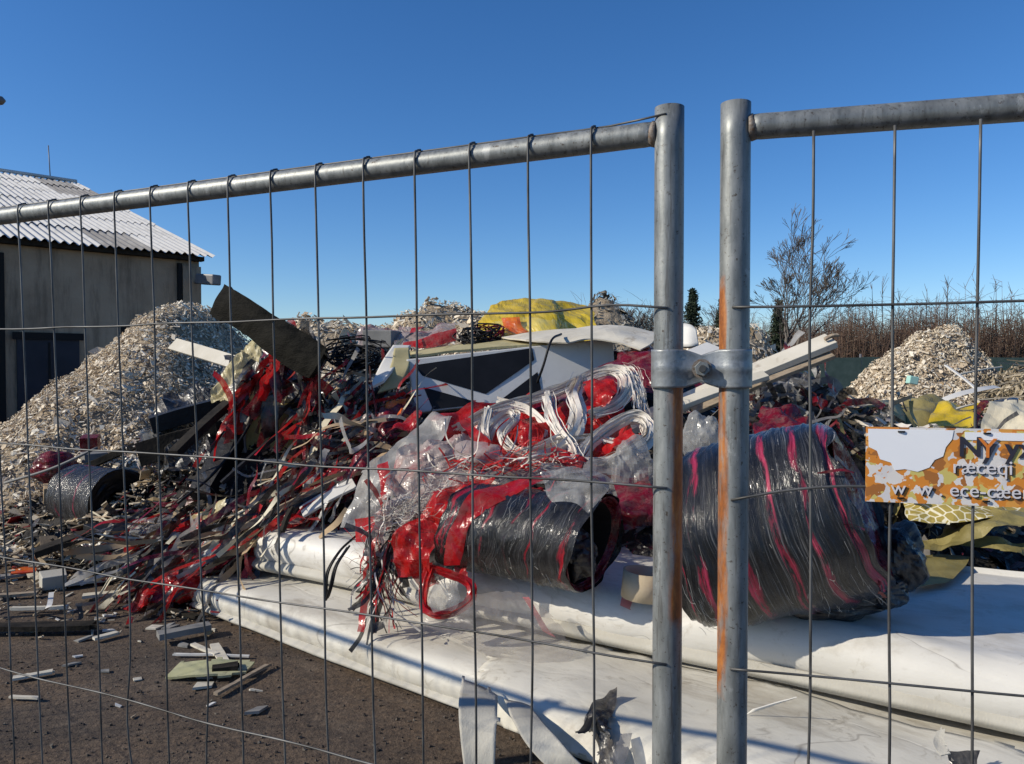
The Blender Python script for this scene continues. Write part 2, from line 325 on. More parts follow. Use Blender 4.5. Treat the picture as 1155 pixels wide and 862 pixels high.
def sign_mat():
    m, nt, p, out = newmat('orange sign print')
    co = coord(nt)
    nz = N(nt, 'ShaderNodeTexNoise'); nz.inputs['Scale'].default_value = 70; nt.links.new(co, nz.inputs['Vector'])
    wv = N(nt, 'ShaderNodeVectorMath', operation='MULTIPLY_ADD'); nt.links.new(nz.outputs['Color'], wv.inputs[0]); wv.inputs[1].default_value = (.03, .03, .03); nt.links.new(co, wv.inputs[2])
    vo = N(nt, 'ShaderNodeTexVoronoi'); vo.inputs['Scale'].default_value = 80; nt.links.new(wv.outputs[0], vo.inputs['Vector'])
    sp = N(nt, 'ShaderNodeSeparateColor'); nt.links.new(vo.outputs['Color'], sp.inputs[0])
    c = ramp(nt, sp.outputs[0], [(0, (.6, .22, .03)), (.36, (.64, .3, .06)), (.5, (.66, .63, .6)), (.68, (.55, .46, .14)), (.8, (.34, .13, .03)), (.9, (.6, .58, .58))], 'CONSTANT')
    nt.links.new(c, p.inputs['Base Color']); p.inputs['Roughness'].default_value = .45
    return m
MT['signo'] = sign_mat()
def net_mat():
    m, nt, p, out = newmat('yellow sack with pale net')
    co = coord(nt)
    v = N(nt, 'ShaderNodeTexVoronoi', feature='DISTANCE_TO_EDGE'); v.inputs['Scale'].default_value = 17; nt.links.new(co, v.inputs['Vector'])
    c = ramp(nt, v.outputs['Distance'], [(0, (.7, .66, .5)), (.05, (.68, .62, .42)), (.08, (.34, .26, .06))])
    nt.links.new(c, p.inputs['Base Color']); p.inputs['Roughness'].default_value = .5
    nt.links.new(bump(nt, noise_tex(nt, co, 12, 4), .5, .02), p.inputs['Normal']); return m
MT['netsack'] = net_mat()
MT['wrapR'] = wrapmat('black wrapped roll with pink bands', [(.07, .095), (.21, .24), (.395, .42), (.545, .57), (.69, .715), (.86, 1.1)], (.010, .010, .011), [(.2, .006, .022), (.48, .04, .10)], .85, 3)
MT['wrapC'] = wrapmat('black wrapped roll with red rim', [(.02, .06), (.33, .345), (.52, .532), (.68, .692), (.92, .99)], (.008, .008, .009), [(.36, .006, .016), (.2, .004, .02)], .5, 11)
MT['wrapL'] = wrapmat('grey wrapped roll with pink threads', [(.2, .23), (.62, .65)], (.02, .02, .022), [(.2, .012, .04), (.3, .03, .07)], .9, 23)

# ------------------------------------------------------------------ mesh builder
def catmull(pts, n):
    """smooth polyline through pts with n samples per span"""
    P = [V(p) for p in pts]
    if len(P) < 3:
        return [P[0].lerp(P[-1], i / n) for i in range(n + 1)]
    out = []
    for i in range(len(P) - 1):
        p0 = P[i - 1] if i else P[0] * 2 - P[1]; p1 = P[i]; p2 = P[i + 1]; p3 = P[i + 2] if i + 2 < len(P) else P[-1] * 2 - P[-2]
        for k in range(n):
            t = k / n
            out.append(.5 * ((2 * p1) + (p2 - p0) * t + (2 * p0 - 5 * p1 + 4 * p2 - p3) * t * t + (3 * p1 - p0 - 3 * p2 + p3) * t ** 3))
    out.append(P[-1].copy()); return out

_cr = random.Random(99)
FOLD = [(V((_cr.gauss(0, 1), _cr.gauss(0, 1), _cr.gauss(0, 1))).normalized(), f, w_, _cr.random()) for f, w_ in ((.32, .42), (.47, .34), (.71, .26), (1.05, .2), (1.6, .13), (2.3, .09))]
def crumple(p):
    """piecewise flat facets with straight creases, like crushed film"""
    q = p + .55 * V((noise.noise(p * .55), noise.noise(p * .55 + V((9, 2, 4))), noise.noise(p * .55 + V((3, 8, 1)))))
    t = 0
    for d, f, w_, ph in FOLD:
        t += w_ * (abs((q.dot(d) * f + ph) % 1 - .5) * 4 - 1)
    return t * (.75 + .6 * noise.noise(p * .4 + V((5, 5, 5))))
class MB:
    def __init__(s): s.v = []; s.f = []; s.mi = []; s.sm = []; s.uv = {}; s.m = 0
    def face(s, idx, smooth=False, uv=None):
        s.f.append(tuple(idx)); s.mi.append(s.m); s.sm.append(smooth)
        if uv: s.uv[len(s.f) - 1] = uv
    def box(s, c, size, rot=None, jit=0, rg=None):
        b = len(s.v); rot = rot or Matrix.Identity(3); rg = rg or rnd
        for x in (-.5, .5):
            for y in (-.5, .5):
                for z in (-.5, .5):
                    p = V((x * size[0], y * size[1], z * size[2]))
                    if jit: p += V((rg.uniform(-jit, jit) * size[0], rg.uniform(-jit, jit) * size[1], 0))
                    s.v.append(V(c) + rot @ p)
        for q in ((0, 1, 3, 2), (4, 6, 7, 5), (0, 4, 5, 1), (2, 3, 7, 6), (0, 2, 6, 4), (1, 5, 7, 3)):
            s.face([b + i for i in q])
        return s
    def beam(s, a, b_, w_, t_, up=V((0, 0, 1)), seg=1, wob=0, taper=1):
        """board from a to b, width w_ sideways, thickness t_ along up"""
        a, b_ = V(a), V(b_); d = (b_ - a).normalized(); side = d.cross(up)
        side = side.normalized() if side.length > 1e-4 else V((1, 0, 0)); upn = side.cross(d).normalized()
        base = len(s.v)
        for i in range(seg + 1):
            t = i / seg; c = a.lerp(b_, t) + upn * (wob * math.sin(t * 3.1) + wob * .3 * noise.noise(V((t * 4, a.x, a.y))))
            k = 1 + (taper - 1) * t
            for (x, y) in ((-.5, -.5), (.5, -.5), (.5, .5), (-.5, .5)): s.v.append(c + side * x * w_ * k + upn * y * t_)
        for i in range(seg):
            o = base + i * 4
            for k in range(4): s.face((o + k, o + (k + 1) % 4, o + 4 + (k + 1) % 4, o + 4 + k))
        s.face((base + 3, base + 2, base + 1, base)); o = base + seg * 4; s.face((o, o + 1, o + 2, o + 3)); return s
    def tube(s, pts, r, sides=8, cap=True, smooth=True):
        P = [V(p) for p in pts]; n = len(P); rr = r if isinstance(r, (list, tuple)) else [r] * n
        base = len(s.v); T = (P[1] - P[0]).normalized()
        u = T.orthogonal().normalized()
        for i in range(n):
            t = ((P[min(i + 1, n - 1)] - P[max(i - 1, 0)]))
            t = t.normalized() if t.length > 1e-9 else T
            u = (u - t * u.dot(t)); u = u.normalized() if u.length > 1e-6 else t.orthogonal().normalized(); w_ = t.cross(u)
            for k in range(sides):
                a = 2 * math.pi * k / sides; s.v.append(P[i] + (u * math.cos(a) + w_ * math.sin(a)) * rr[i])
        for i in range(n - 1):
            for k in range(sides):
                a = base + i * sides + k; b = base + i * sides + (k + 1) % sides
                s.face((a, b, b + sides, a + sides), smooth)
        if cap:
            s.face([base + k for k in reversed(range(sides))]); s.face([base + (n - 1) * sides + k for k in range(sides)])
        return s
    def pipe(s, a, b, ro, ri, sides=24):
        """hollow open pipe"""
        a, b = V(a), V(b); t = (b - a).normalized(); u = t.orthogonal().normalized(); w_ = t.cross(u); base = len(s.v)
        for (c, r) in ((a, ro), (b, ro), (b, ri), (a, ri)):
            for k in range(sides):
                g = 2 * math.pi * k / sides; s.v.append(c + (u * math.cos(g) + w_ * math.sin(g)) * r)
        for j in range(4):
            for k in range(sides):
                p = base + j * sides; q = base + ((j + 1) % 4) * sides
                s.face((p + k, p + (k + 1) % sides, q + (k + 1) % sides, q + k), True)
        return s
    def ribbon(s, pts, w_, up=V((0, 0, 1)), twist=0, ph=0):
        P = [V(p) for p in pts]; n = len(P); base = len(s.v)
        for i in range(n):
            t = (P[min(i + 1, n - 1)] - P[max(i - 1, 0)]).normalized(); a = ph + twist * i / max(1, n - 1)
            sd = t.cross(up); sd = sd.normalized() if sd.length > 1e-3 else t.orthogonal().normalized(); nn = sd.cross(t)
            d = sd * math.cos(a) + nn * math.sin(a); ww = w_[i] if isinstance(w_, list) else w_
            s.v.append(P[i] - d * ww / 2); s.v.append(P[i] + d * ww / 2)
        for i in range(n - 1):
            o = base + 2 * i; s.face((o, o + 1, o + 3, o + 2), True)
        return s
    def sheet(s, ctrl, n=8, amp=.02, freq=6, seed=0, torn=0, smooth=False, thick=0, holes=0):
        """crumpled sheet through a control grid (rows of points)"""
        rows = [catmull(r, n) for r in ctrl]; nu = len(rows[0])
        cols = [catmull([r[i] for r in rows], n) for i in range(nu)]
        nv = len(cols[0]); G = [[cols[i][j] for i in range(nu)] for j in range(nv)]
        crease = crumple
        o = V((seed * 3.7, seed * 1.3, seed * 2.1)); base = len(s.v)
        NN = []
        for j in range(nv):
            for i in range(nu):
                p = G[j][i]; du = G[j][min(i + 1, nu - 1)] - G[j][max(i - 1, 0)]; dv = G[min(j + 1, nv - 1)][i] - G[max(j - 1, 0)][i]
                nn = du.cross(dv); nn = nn.normalized() if nn.length > 1e-9 else V((0, 0, 1))
                NN.append(nn)
                if amp > .025 and nn.dot(p - V((-1.2, 0, 2.2))) > 0: nn = -nn
                q = p * freq + o
                s.v.append(p + nn * amp * crease(q) + amp * .5 * V((noise.noise(q + V((50, 0, 0))), noise.noise(q + V((0, 50, 0))), noise.noise(q + V((0, 0, 50))))))
        def keep(i, j):
            if holes and noise.noise(V((i * .35 + seed, j * .35, seed))) > holes: return False
            if not torn: return True
            e = min(i, j, nu - 2 - i, nv - 2 - j); return e > torn * (.5 + 1.1 * noise.noise(V((i * .45 + seed, j * .45, seed * 2))))
        L = []
        for j in range(nv - 1):
            for i in range(nu - 1):
                if keep(i, j):
                    a = base + j * nu + i; L.append((a, a + 1, a + nu + 1, a + nu))
        for q in L: s.face(q, smooth)
        if thick:
            b2 = len(s.v)
            for k in range(nu * nv): s.v.append(s.v[base + k] - NN[k] * thick)
            ed = {}
            for q in L:
                s.face([b2 + x - base for x in reversed(q)], smooth)
                for k in range(4):
                    e = (q[k], q[(k + 1) % 4]); 
                    if (e[1], e[0]) in ed: del ed[(e[1], e[0])]
                    else: ed[e] = 1
            for a, b in ed: s.face((b, a, b2 + a - base, b2 + b - base))
        return s
    def shard(s, c, size, n, rg, aspect=2.2, thick=.012, spin=None):
        """irregular thin broken plate"""
        nn = V(n).normalized(); u = nn.orthogonal().normalized(); w_ = nn.cross(u); a0 = rg.uniform(0, 6.28) if spin is None else spin
        k = rg.choice((4, 4, 5)); base = len(s.v); b = rg.uniform(-.25, .25) * size
        e1 = u * math.cos(a0) + w_ * math.sin(a0); e2 = nn.cross(e1)
        for z in (0, 1):
            for i in range(k):
                g = 2 * math.pi * (i + .5) / k; 
                if z == 0:
                    if i == 0: J = []
                    J.append((rg.uniform(.7, 1.25), rg.uniform(-.3, .3)))
                r = J[i][0]; x = math.cos(g + J[i][1]) * r; y = math.sin(g + J[i][1]) * r
                s.v.append(V(c) + e1 * x * size * .5 + e2 * y * size * .5 / aspect + nn * (thick * (z - .5) + b * x * x * .4))
        for i in range(k): s.face((base + i, base + (i + 1) % k, base + k + (i + 1) % k, base + k + i))
        s.face([base + i for i in reversed(range(k))]); s.face([base + k + i for i in range(k)]); return s
    def build(s, name, mats, parent=None, origin=None, bevel=0):
        if not isinstance(mats, (list, tuple)): mats = [mats]
        if parent is not None: o0 = parent['_o'] if '_o' in parent.keys() else (0, 0, 0); o0 = V(o0)
        elif origin is not None: o0 = V(origin)
        else:
            o0 = V((sum(p[0] for p in s.v) / len(s.v), sum(p[1] for p in s.v) / len(s.v), min(p[2] for p in s.v)))
        me = bpy.data.meshes.new(name); me.from_pydata([tuple(V(p) - o0) for p in s.v], [], s.f)
        for m in mats: me.materials.append(MT[m] if isinstance(m, str) else m)
        me.polygons.foreach_set('material_index', s.mi); me.polygons.foreach_set('use_smooth', s.sm)
        if s.uv:
            uvl = me.uv_layers.new(name='UVMap')
            for fi, uvs in s.uv.items():
                for li, q in zip(me.polygons[fi].loop_indices, uvs): uvl.data[li].uv = q
        me.update(); o = bpy.data.objects.new(name, me); COL.objects.link(o)
        if parent is not None: o.parent = parent; o['_o'] = tuple(o0)
        else: o.location = o0; o['_o'] = tuple(o0)
        if bevel:
            b = o.modifiers.new('bevel', 'BEVEL'); b.width = bevel; b.segments = 2; b.limit_method = 'ANGLE'
        return o
def tag(o, label, cat=None, group=None, kind=None):
    if label: o['label'] = label
    if cat: o['category'] = cat
    if group: o['group'] = group
    if kind: o['kind'] = kind
    return o
def empty(name, loc, label, cat, group=None):
    o = bpy.data.objects.new(name, None); COL.objects.link(o); o.location = loc; o['_o'] = tuple(loc)
    o.empty_display_size = .1
    return tag(o, label, cat, group)

# ------------------------------------------------------------------ ground
def Hm(x, y):
    """surface of the big central waste mound"""
    def bmp(cx, cy, rx, ry, h, pw=1.3):
        r = math.sqrt(((x - cx) / rx) ** 2 + ((y - cy) / ry) ** 2)
        return h * max(0, 1 - r ** pw) if r < 1 else 0
    z = max(bmp(.4, 8.0, 4.2, 3.9, 1.85), bmp(-1.5, 7.4, 2.6, 3.0, 1.45), bmp(4.4, 8.2, 4.4, 4.2, 1.12), bmp(-3.2, 7.6, 2.6, 2.6, .55), bmp(1.6, 6.0, 2.6, 2.2, 1.15))
    if abs(x) < 1.1 and y < 6.7: z = min(z, 1.12)
    vv = (x + 1.76) * .544 + (y - 5.22) * .839; uu = (x + 1.76) * .839 - (y - 5.22) * .544
    cap = max(0, (vv - .1) * 1.5) if uu > -.15 else max(0, vv + .25) * 1.1
    if uu > 1.2: cap = max(0, (vv - .45) * 1.6)
    return min(z, cap)
mb = MB()
for (x0, x1, y0, y1, n) in ((-600, 600, -600, 900, 24),):
    for j in range(n + 1):
        for i in range(n + 1): mb.v.append(V((x0 + (x1 - x0) * i / n, y0 + (y1 - y0) * j / n, 0)))
    for j in range(n):
        for i in range(n): a = j * (n + 1) + i; mb.face((a, a + 1, a + n + 2, a + n + 1))
g = mb.build('ground', 'ground', origin=(0, 0, 0)); tag(g, None, kind='structure')
mb = MB(); rg = random.Random(3)
for k in range(9000):
    y = 2.6 + 5 * rg.random() ** 1.5; x = rg.uniform(-.72, .35) * y
    sz = .003 + .014 * rg.random() ** 4
    mb.shard((x, y, sz * .25), sz, (rg.gauss(0, .4), rg.gauss(0, .4), 1), rg, 1.2, sz * .6)
tag(mb.build('ground_grit', 'grit', origin=(0, 0, 0)), 'loose brown grit over the bare ground', kind='stuff')

# ------------------------------------------------------------------ building
UB = V((.725, .688, 0)).normalized(); NB = V((.688, -.725, 0)).normalized()
C0 = V((-7.46, 18.4, 0)); WH = 4.2; LB = 16; SPAN = 22.6; RISE = 3.75
bld = empty('warehouse', C0 - UB * 8, 'long rendered warehouse with pale corrugated roof, in shade behind the left heap', 'building')
def bp(t, wv, z): return C0 - UB * t - NB * wv + V((0, 0, z))
mb = MB()
def quad(mb, *p):
    b = len(mb.v); mb.v += [V(q) for q in p]; mb.face(range(b, b + len(p)))
quad(mb, bp(LB, 0, 0), bp(0, 0, 0), bp(0, 0, WH), bp(LB, 0, WH))
quad(mb, bp(0, 0, 0), bp(0, SPAN, 0), bp(0, SPAN, WH), bp(0, SPAN / 2, WH + RISE - .1), bp(0, 0, WH))
quad(mb, bp(LB, SPAN, 0), bp(LB, 0, 0), bp(LB, 0, WH), bp(LB, SPAN / 2, WH + RISE - .1), bp(LB, SPAN, WH))
quad(mb, bp(0, SPAN, 0), bp(LB, SPAN, 0), bp(LB, SPAN, WH), bp(0, SPAN, WH))
mb.build('wall', 'wall', bld)
def box_b(mb, t0, t1, w0, w1, z0, z1):
    q = [bp(t, w_, z) for t in (t0, t1) for w_ in (w0, w1) for z in (z0, z1)]; b = len(mb.v); mb.v += q
    for f in ((0, 1, 3, 2), (4, 6, 7, 5), (0, 4, 5, 1), (2, 3, 7, 6), (0, 2, 6, 4), (1, 5, 7, 3)): mb.face([b + i for i in f])
mb = MB(); box_b(mb, .0, .42, -.12, -.003, .0, WH - .25); mb.build('pilaster', 'wall', bld)
mb = MB(); box_b(mb, .43, .52, -.1, -.004, .3, WH - .2); mb.build('downpipe', 'dark', bld)
mb = MB(); box_b(mb, -.05, LB, -.2, .0, WH - .12, WH - .02); mb.build('eaves_board', 'darkwood', bld)
mb = MB(); box_b(mb, 3.95, 4.6, -.05, -.004, 0, WH - .3); mb.build('dark_opening', 'dark', bld)
mb = MB(); box_b(mb, 2.6, 3.75, -.06, -.004, 0, 2.15); d = mb.build('door', 'bluedoor', bld)
mb = MB(); box_b(mb, 3.15, 3.19, -.075, -.063, .05, 2.1); mb.build('panel_joint', 'dark', d)
mb = MB(); box_b(mb, 3.0, 3.04, -.11, -.063, .95, 1.15); mb.build('handle', 'lampgrey', d)
mb = MB(); box_b(mb, 2.52, 3.83, -.09, -.065, 2.15, 2.3); mb.build('frame', 'dark', d)
mb = MB(); box_b(mb, 1.2, 1.75, -.05, -.004, 1.9, 2.5); mb.build('window', 'dark', bld)
def roof_slope(sgn, name):
    mb = MB(); n = int((LB + .5) / .0295); m_ = 6
    laps = [0, .17, .34, .52, .7, .86, 1]
    half = SPAN / 2
    for a in range(m_):
        s0, s1 = laps[a], laps[a + 1] + (.012 if a < m_ - 1 else 0)
        base = len(mb.v)
        for (q, lift) in ((s0, .018 if a else .03), (s1, .0)):
            for i in range(n + 1):
                t = -.25 + i * .0295
                wv = -.35 + (half + .35) * q; z = WH - .04 + (RISE) * q + lift + .034 * math.cos(i * .0295 / .177 * 2 * math.pi)
                if sgn < 0: wv = SPAN - wv
                mb.v.append(bp(t, wv, z + .02 * noise.noise(V((t * .6, q * 9, a)))))
        for i in range(n):
            o = base + i
            tm = -.25 + i * .0295
            mb.m = 1 if noise.noise(V((math.floor(tm / 1.06) * 1.7, a * 3.1, 4.2))) > .28 else 0
            mb.face((o, o + 1, o + n + 2, o + n + 1), True)
    mb.build(name, ['roof', 'roofdark'], bld)
roof_slope(1, 'roof'); roof_slope(-1, 'roof')
mb = MB(); mb.tube([bp(LB, SPAN / 2, WH + RISE + .03), bp(-.25, SPAN / 2, WH + RISE + .03)], .06, 8); mb.build('ridge_cap', 'roof', bld)
pa = at(57, 206, 26.2); mb = MB(); mb.tube([pa, pa + V((-.06, 0, 1.25))], .018, 5); mb.tube([pa - V((0, 0, .1)), pa + V((0, 0, .12))], .06, 6); mb.build('aerial', 'lampgrey', bld)
# floodlight on the corner
fl = empty('floodlight', at(222, 318, 18.2), 'grey floodlight jutting from the corner of the warehouse', 'lamp')
mb = MB(); mb.tube([at(220, 319, 18.25), at(230, 317, 18.0)], .035, 6); mb.build('arm', 'lampgrey', fl)
mb = MB(); mb.beam(at(226, 315, 18.0), at(245, 316, 17.7), .3, .24, taper=.8); hsg = mb.build('housing', 'lampgrey', fl, bevel=.03)
mb = MB(); mb.beam(at(231, 320.5, 17.95), at(244, 320.5, 17.72), .24, .02); mb.build('lens', 'glass', hsg)
# street lamp whose head tip enters at the left edge
lp = at(-62, 120, 12)
lampo = empty('street_lamp', (lp.x, lp.y, 0), 'grey street lamp reaching over the yard from beyond the left edge', 'street lamp')
mb = MB(); mb.tube([(lp.x, lp.y, 0), (lp.x, lp.y, 2.5), (lp.x, lp.y, lp.z - .15)], [.09, .075, .05], 10); mb.build('pole', 'lampgrey', lampo)
mb = MB(); mb.tube(catmull([(lp.x, lp.y, lp.z - .2), lp + V((.1, 0, .04)), at(-30, 115, 12)], 6), .03, 8); mb.build('arm', 'lampgrey', lampo)
mb = MB(); P = [at(-34, 114, 12), at(-25, 113, 12), at(-12, 113, 12), at(2, 113.5, 12), at(6, 114, 12)]; mb.tube(P, [.03, .07, .09, .065, .015], 10); mb.build('lamp_head', 'lampgrey', lampo)

# ------------------------------------------------------------------ trees and scrub
def grow(mb, p, d, L, r, depth, rg, spread, tips, minr=.004):
    n = 4 if depth > 3 else 3; pts = [p.copy()]; rr = [r]; q = p.copy(); dd = d.copy()
    for i in range(n):
        dd = (dd + V((rg.gauss(0, .11), rg.gauss(0, .11), rg.gauss(.02, .1)))).normalized(); q = q + dd * (L / n); pts.append(q.copy()); rr.append(max(minr, r * (1 - .38 * (i + 1) / n)))
    mb.tube(pts, rr, 6 if depth > 4 else 3, cap=False)
    if depth <= 0: tips.append(q); return
    for k in range(rg.choice((2, 2, 3)) if depth > 1 else 3):
        i = n if k == 0 else rg.randint(2, n)
        ax = V((rg.gauss(0, 1), rg.gauss(0, 1), rg.gauss(0, .5))).normalized(); a = rg.uniform(.25, spread)
        nd = (Matrix.Rotation(a, 3, ax) @ dd); nd.z += .08; nd.normalize()
        grow(mb, pts[i], nd, L * rg.uniform(.66, .86), rr[i] * rg.uniform(.55, .8), depth - 1, rg, spread, tips, minr)
def bare_tree(px, base_py, D, H, seed, label, depth=7, r=.16, minr=.012, spread=.62, group=None, forks=((-.33, 1.0), (.1, 1.1), (.42, .95))):
    b = at(px, base_py, D); b.z = 0; rg = random.Random(seed)
    t = empty('bare_tree', b, label, 'tree', group)
    mb = MB(); h0 = H * .14; top = b + V((0, 0, h0)); mb.tube([b, b + V((.03, 0, h0 * .5)), top], [r * 1.25, r, r * .95], 8); mb.build('trunk', 'bark', t)
    mb = MB(); tips = []
    for (a, k) in forks:
        grow(mb, top, V((math.sin(a), rg.uniform(-.3, .3), math.cos(a))).normalized(), H * .22 * k, r * .55, depth - 1, rg, spread, tips, minr)
    mb.build('crown', 'twiggrey', t); return t
bare_tree(884, 400, 30, 6.6, 4, 'tall bare branching tree standing alone right of the fence posts', 8, .2, .0085, .46, None, ((-.26, .9), (.02, 1.05), (.17, 1.2), (.36, 1.0)))
bare_tree(626, 395, 34, 4.6, 5, 'thin bare bush top showing above the yellow tarp', 5, .06, .012)
for i, (px, H, sd, D, lb) in enumerate(((700, 4.7, 21, 33, 'bare grey tree left of the fence posts, tallest behind the small dark heap'), (724, 4.9, 22, 34, 'bare grey tree rising close to the left fence post'), (680, 4.4, 24, 33, 'low bare tree above the small dark heap'),
        (803, 4.3, 25, 36, 'bare tree glimpsed between the two fence posts'))):
    bare_tree(px, 400, D, H, sd, lb, 8, .1, .009, .6, 'bare trees behind the heaps')
def conifer(px, D, H, wd, seed, label):
    b = at(px, 400, D); b.z = 0; rg = random.Random(seed); t = empty('conifer_tree', b, label, 'tree')
    mb = MB(); mb.tube([b, b + V((0, 0, H))], [.14, .02], 6); mb.build('trunk', 'bark', t)
    mb = MB()
    for k in range(330):
        z = H * (.08 + .92 * rg.random() ** .9); rad = wd * (1 - z / H) ** 1.05 * rg.uniform(.35, 1.2) + .06; a = rg.uniform(0, 6.28)
        o = b + V((0, 0, z)); d = V((math.cos(a), math.sin(a), -.25))
        for s_ in range(12):
            q = o + d * rad * (s_ + rg.random()) / 12
            mb.shard(q + V((rg.gauss(0, .05), rg.gauss(0, .05), rg.gauss(0, .05))), rg.uniform(.08, .3), (rg.gauss(0, .9), rg.gauss(0, .9), 1), rg, 3.5, .01)
    mb.build('crown', 'needle', t)
conifer(781, 32, 4.75, 1.35, 1, 'small dark conifer standing between the two fence posts')
conifer(814, 34, 4.4, 1.3, 2, 'dark conifer half hidden by the right fence post')
conifer(878, 33, 4.4, 1.2, 3, 'dark conifer behind the trunk of the bare tree')
rg = random.Random(9); mb = MB()
def stems(mb, px0, px1, n, D0, D1, h0, h1, rg):
    for k in range(n):
        D = rg.uniform(D0, D1); p = at(rg.uniform(px0, px1), 412, D); p.z = 0
        H = rg.uniform(h0, h1) * (.85 + .15 * rg.random() ** 3 + .45 * noise.noise(V((p.x * .6, p.y * .5, 1)))); ln = V((rg.gauss(0, .12), rg.gauss(0, .1), 1))
        pts = [p + ln * H * s_ + V((rg.gauss(0, .05), 0, 0)) for s_ in (0, .35, .7, 1)]
        mb.tube(pts, [.018, .014, .009, .004], 3, cap=False, smooth=False)
        for j in range(9):
            q = pts[0].lerp(pts[3], rg.uniform(.2, 1)); d = V((rg.gauss(0, .6), rg.gauss(0, .4), rg.uniform(-.1, .9))) * rg.uniform(.2, .9)
            mb.tube([q, q + d * .5 + V((0, 0, .03)), q + d], [.008, .006, .003], 3, cap=False, smooth=False)
stems(mb, 905, 1330, 5600, 27, 36, 2.5, 3.85, rg)
stems(mb, 640, 905, 2600, 35, 41, 2.7, 4.2, rg)
tag(mb.build('bare_scrub', 'twigred', origin=(10, 30, 0)), 'dense russet brown thicket of bare scrub along the far edge of the yard', 'scrub', kind='stuff')
mb = MB(); rg = random.Random(77)
for k in range(2600):
    D = rg.uniform(60, 75); p = at(rg.uniform(-80, 1300), 412, D); p.z = 0
    H = 3.0 + 1.6 * noise.noise(V((p.x * .13, 3, 1))) + rg.uniform(-.6, .6)
    mb.tube([p, p + V((rg.gauss(0, .3), 0, H * .6)), p + V((rg.gauss(0, .5), 0, H))], [.06, .05, .02], 3, cap=False, smooth=False)
    for j in range(4):
        q = p + V((0, 0, H * rg.uniform(.3, .9))); mb.tube([q, q + V((rg.gauss(0, .6), 0, rg.uniform(.2, 1)))], [.04, .015], 3, cap=False, smooth=False)
tag(mb.build('distant_treeline', 'twig', origin=(0, 65, 0)), 'low bare treeline far off on the horizon', 'treeline', kind='stuff')
for i, (px, H, lb) in enumerate(((992, 5.2, 'tallest thin sapling above the scrub, left of the second right hand wire'), (985, 4.9, 'thin bare sapling left of the tallest one above the scrub'), (1010, 4.6, 'short sapling just right of the second right hand wire'), (1040, 4.7, 'lone thin sapling between the right hand wires'), (1060, 5.2, 'upright sapling left of the third right hand wire'), (1065, 4.9, 'leaning sapling close to the third right hand wire'),
        (1104, 4.8, 'whip thin sapling just right of the third right hand wire'), (1122, 5.0, 'straight sapling near the right edge'), (1135, 4.6, 'low bushy sapling at the right edge'))):
    rg = random.Random(100 + i); b = at(px, 412, 31); b.z = 0; s_ = empty('sapling', b, lb, 'tree', 'saplings above the scrub')
    mb = MB(); top = b + V((rg.gauss(0, .15), 0, H)); mb.tube([b, b.lerp(top, .5) + V((.05, 0, 0)), top], [.03, .022, .006], 4); mb.build('trunk', 'bark', s_)
    mb = MB()
    for k in range(14):
        q = b.lerp(top, rg.uniform(.45, .98)); d = V((rg.gauss(0, .3), rg.gauss(0, .3), rg.uniform(.4, 1))) * rg.uniform(.2, .6); mb.tube([q, q + d * .5, q + d], [.011, .009, .005], 3, cap=False)
    mb.build('crown', 'twig', s_)
# green netting fence
nf = empty('netting_fence', (6, 22, 0), 'low green netting fence in front of the scrub', 'fence')
xs = [(.2 + k * 2.5, 22 + .12 * k) for k in range(10)]
for a, b in zip(xs, xs[1:]):
    mb = MB(); mb.sheet([[V((a[0], a[1], 1.86)), V((b[0], b[1], 1.84))], [V((a[0], a[1] + .02, 1)), V((b[0], b[1] + .02, 1))], [V((a[0], a[1], .02)), V((b[0], b[1], .02))]], 8, .03, 1.2, a[0], smooth=True); mb.build('netting', 'greennet', nf)
for a in xs: mb = MB(); mb.tube([(a[0], a[1] + .06, 0), (a[0], a[1] + .06, 1.95)], .03, 6); mb.build('post', 'lampgrey', nf)

# ------------------------------------------------------------------ flake heaps
def heap(cx, cy, rx, ry, h, n, size, seed, label, mt='heap', core=(.9), flat=.12, skew=(0, 0), name='flake_heap'):
    rg = random.Random(seed)
    def z(x, y):
        dx = (x - cx - skew[0] * 0) / rx; dy = (y - cy) / ry; r = math.sqrt(dx * dx + dy * dy)
        r *= 1 + .22 * noise.noise(V((x * .5 + seed, y * .5, 0)))
        t = max(0, 1 - max(0, r - flat) / (1 - flat))
        return h * (t ** 1.15) * (1 + .13 * noise.noise(V((x * 1.1, y * 1.1, seed)))) + (.13 * noise.noise(V((x * 2.6, y * 2.6, seed))) + .06 * noise.noise(V((x * 7, y * 7, seed)))) * (t > 0)
    mb = MB(); n1 = 40
    for j in range(n1 + 1):
        for i in range(n1 + 1):
            x = cx + rx * 1.15 * (2 * i / n1 - 1); y = cy + ry * 1.15 * (2 * j / n1 - 1); mb.v.append(V((x, y, z(x, y) - .04)))
    mb.m = 1
    for j in range(n1):
        for i in range(n1): a = j * (n1 + 1) + i; mb.face((a, a + 1, a + n1 + 2, a + n1 + 1), True)
    mb.m = 0; k = 0
    while k < n:
        a = rg.uniform(0, 6.283); r = math.sqrt(rg.random()) * 1.08; x = cx + rx * r * math.cos(a); y = cy + ry * r * math.sin(a)
        if y > cy + ry * .35 and rg.random() < .75: continue
        e = .12; nrm = V((z(x - e, y) - z(x + e, y), z(x, y - e) - z(x, y + e), 2 * e)).normalized()
        nrm = (nrm + V((rg.gauss(0, .42), rg.gauss(0, .42), rg.gauss(0, .35)))).normalized()
        sz = size * (.28 + .9 * rg.random() ** 2.5 + (1.6 if rg.random() < .012 else 0))
        mb.shard(V((x, y, z(x, y) + rg.uniform(-.03, .06))), sz, nrm, rg, rg.choice((1.4, 2, 3, 4, 6, 9)), rg.uniform(.003, .011)); k += 1
    o = mb.build(name, [mt, 'heapcore']); return tag(o, label, 'heap', kind='stuff')
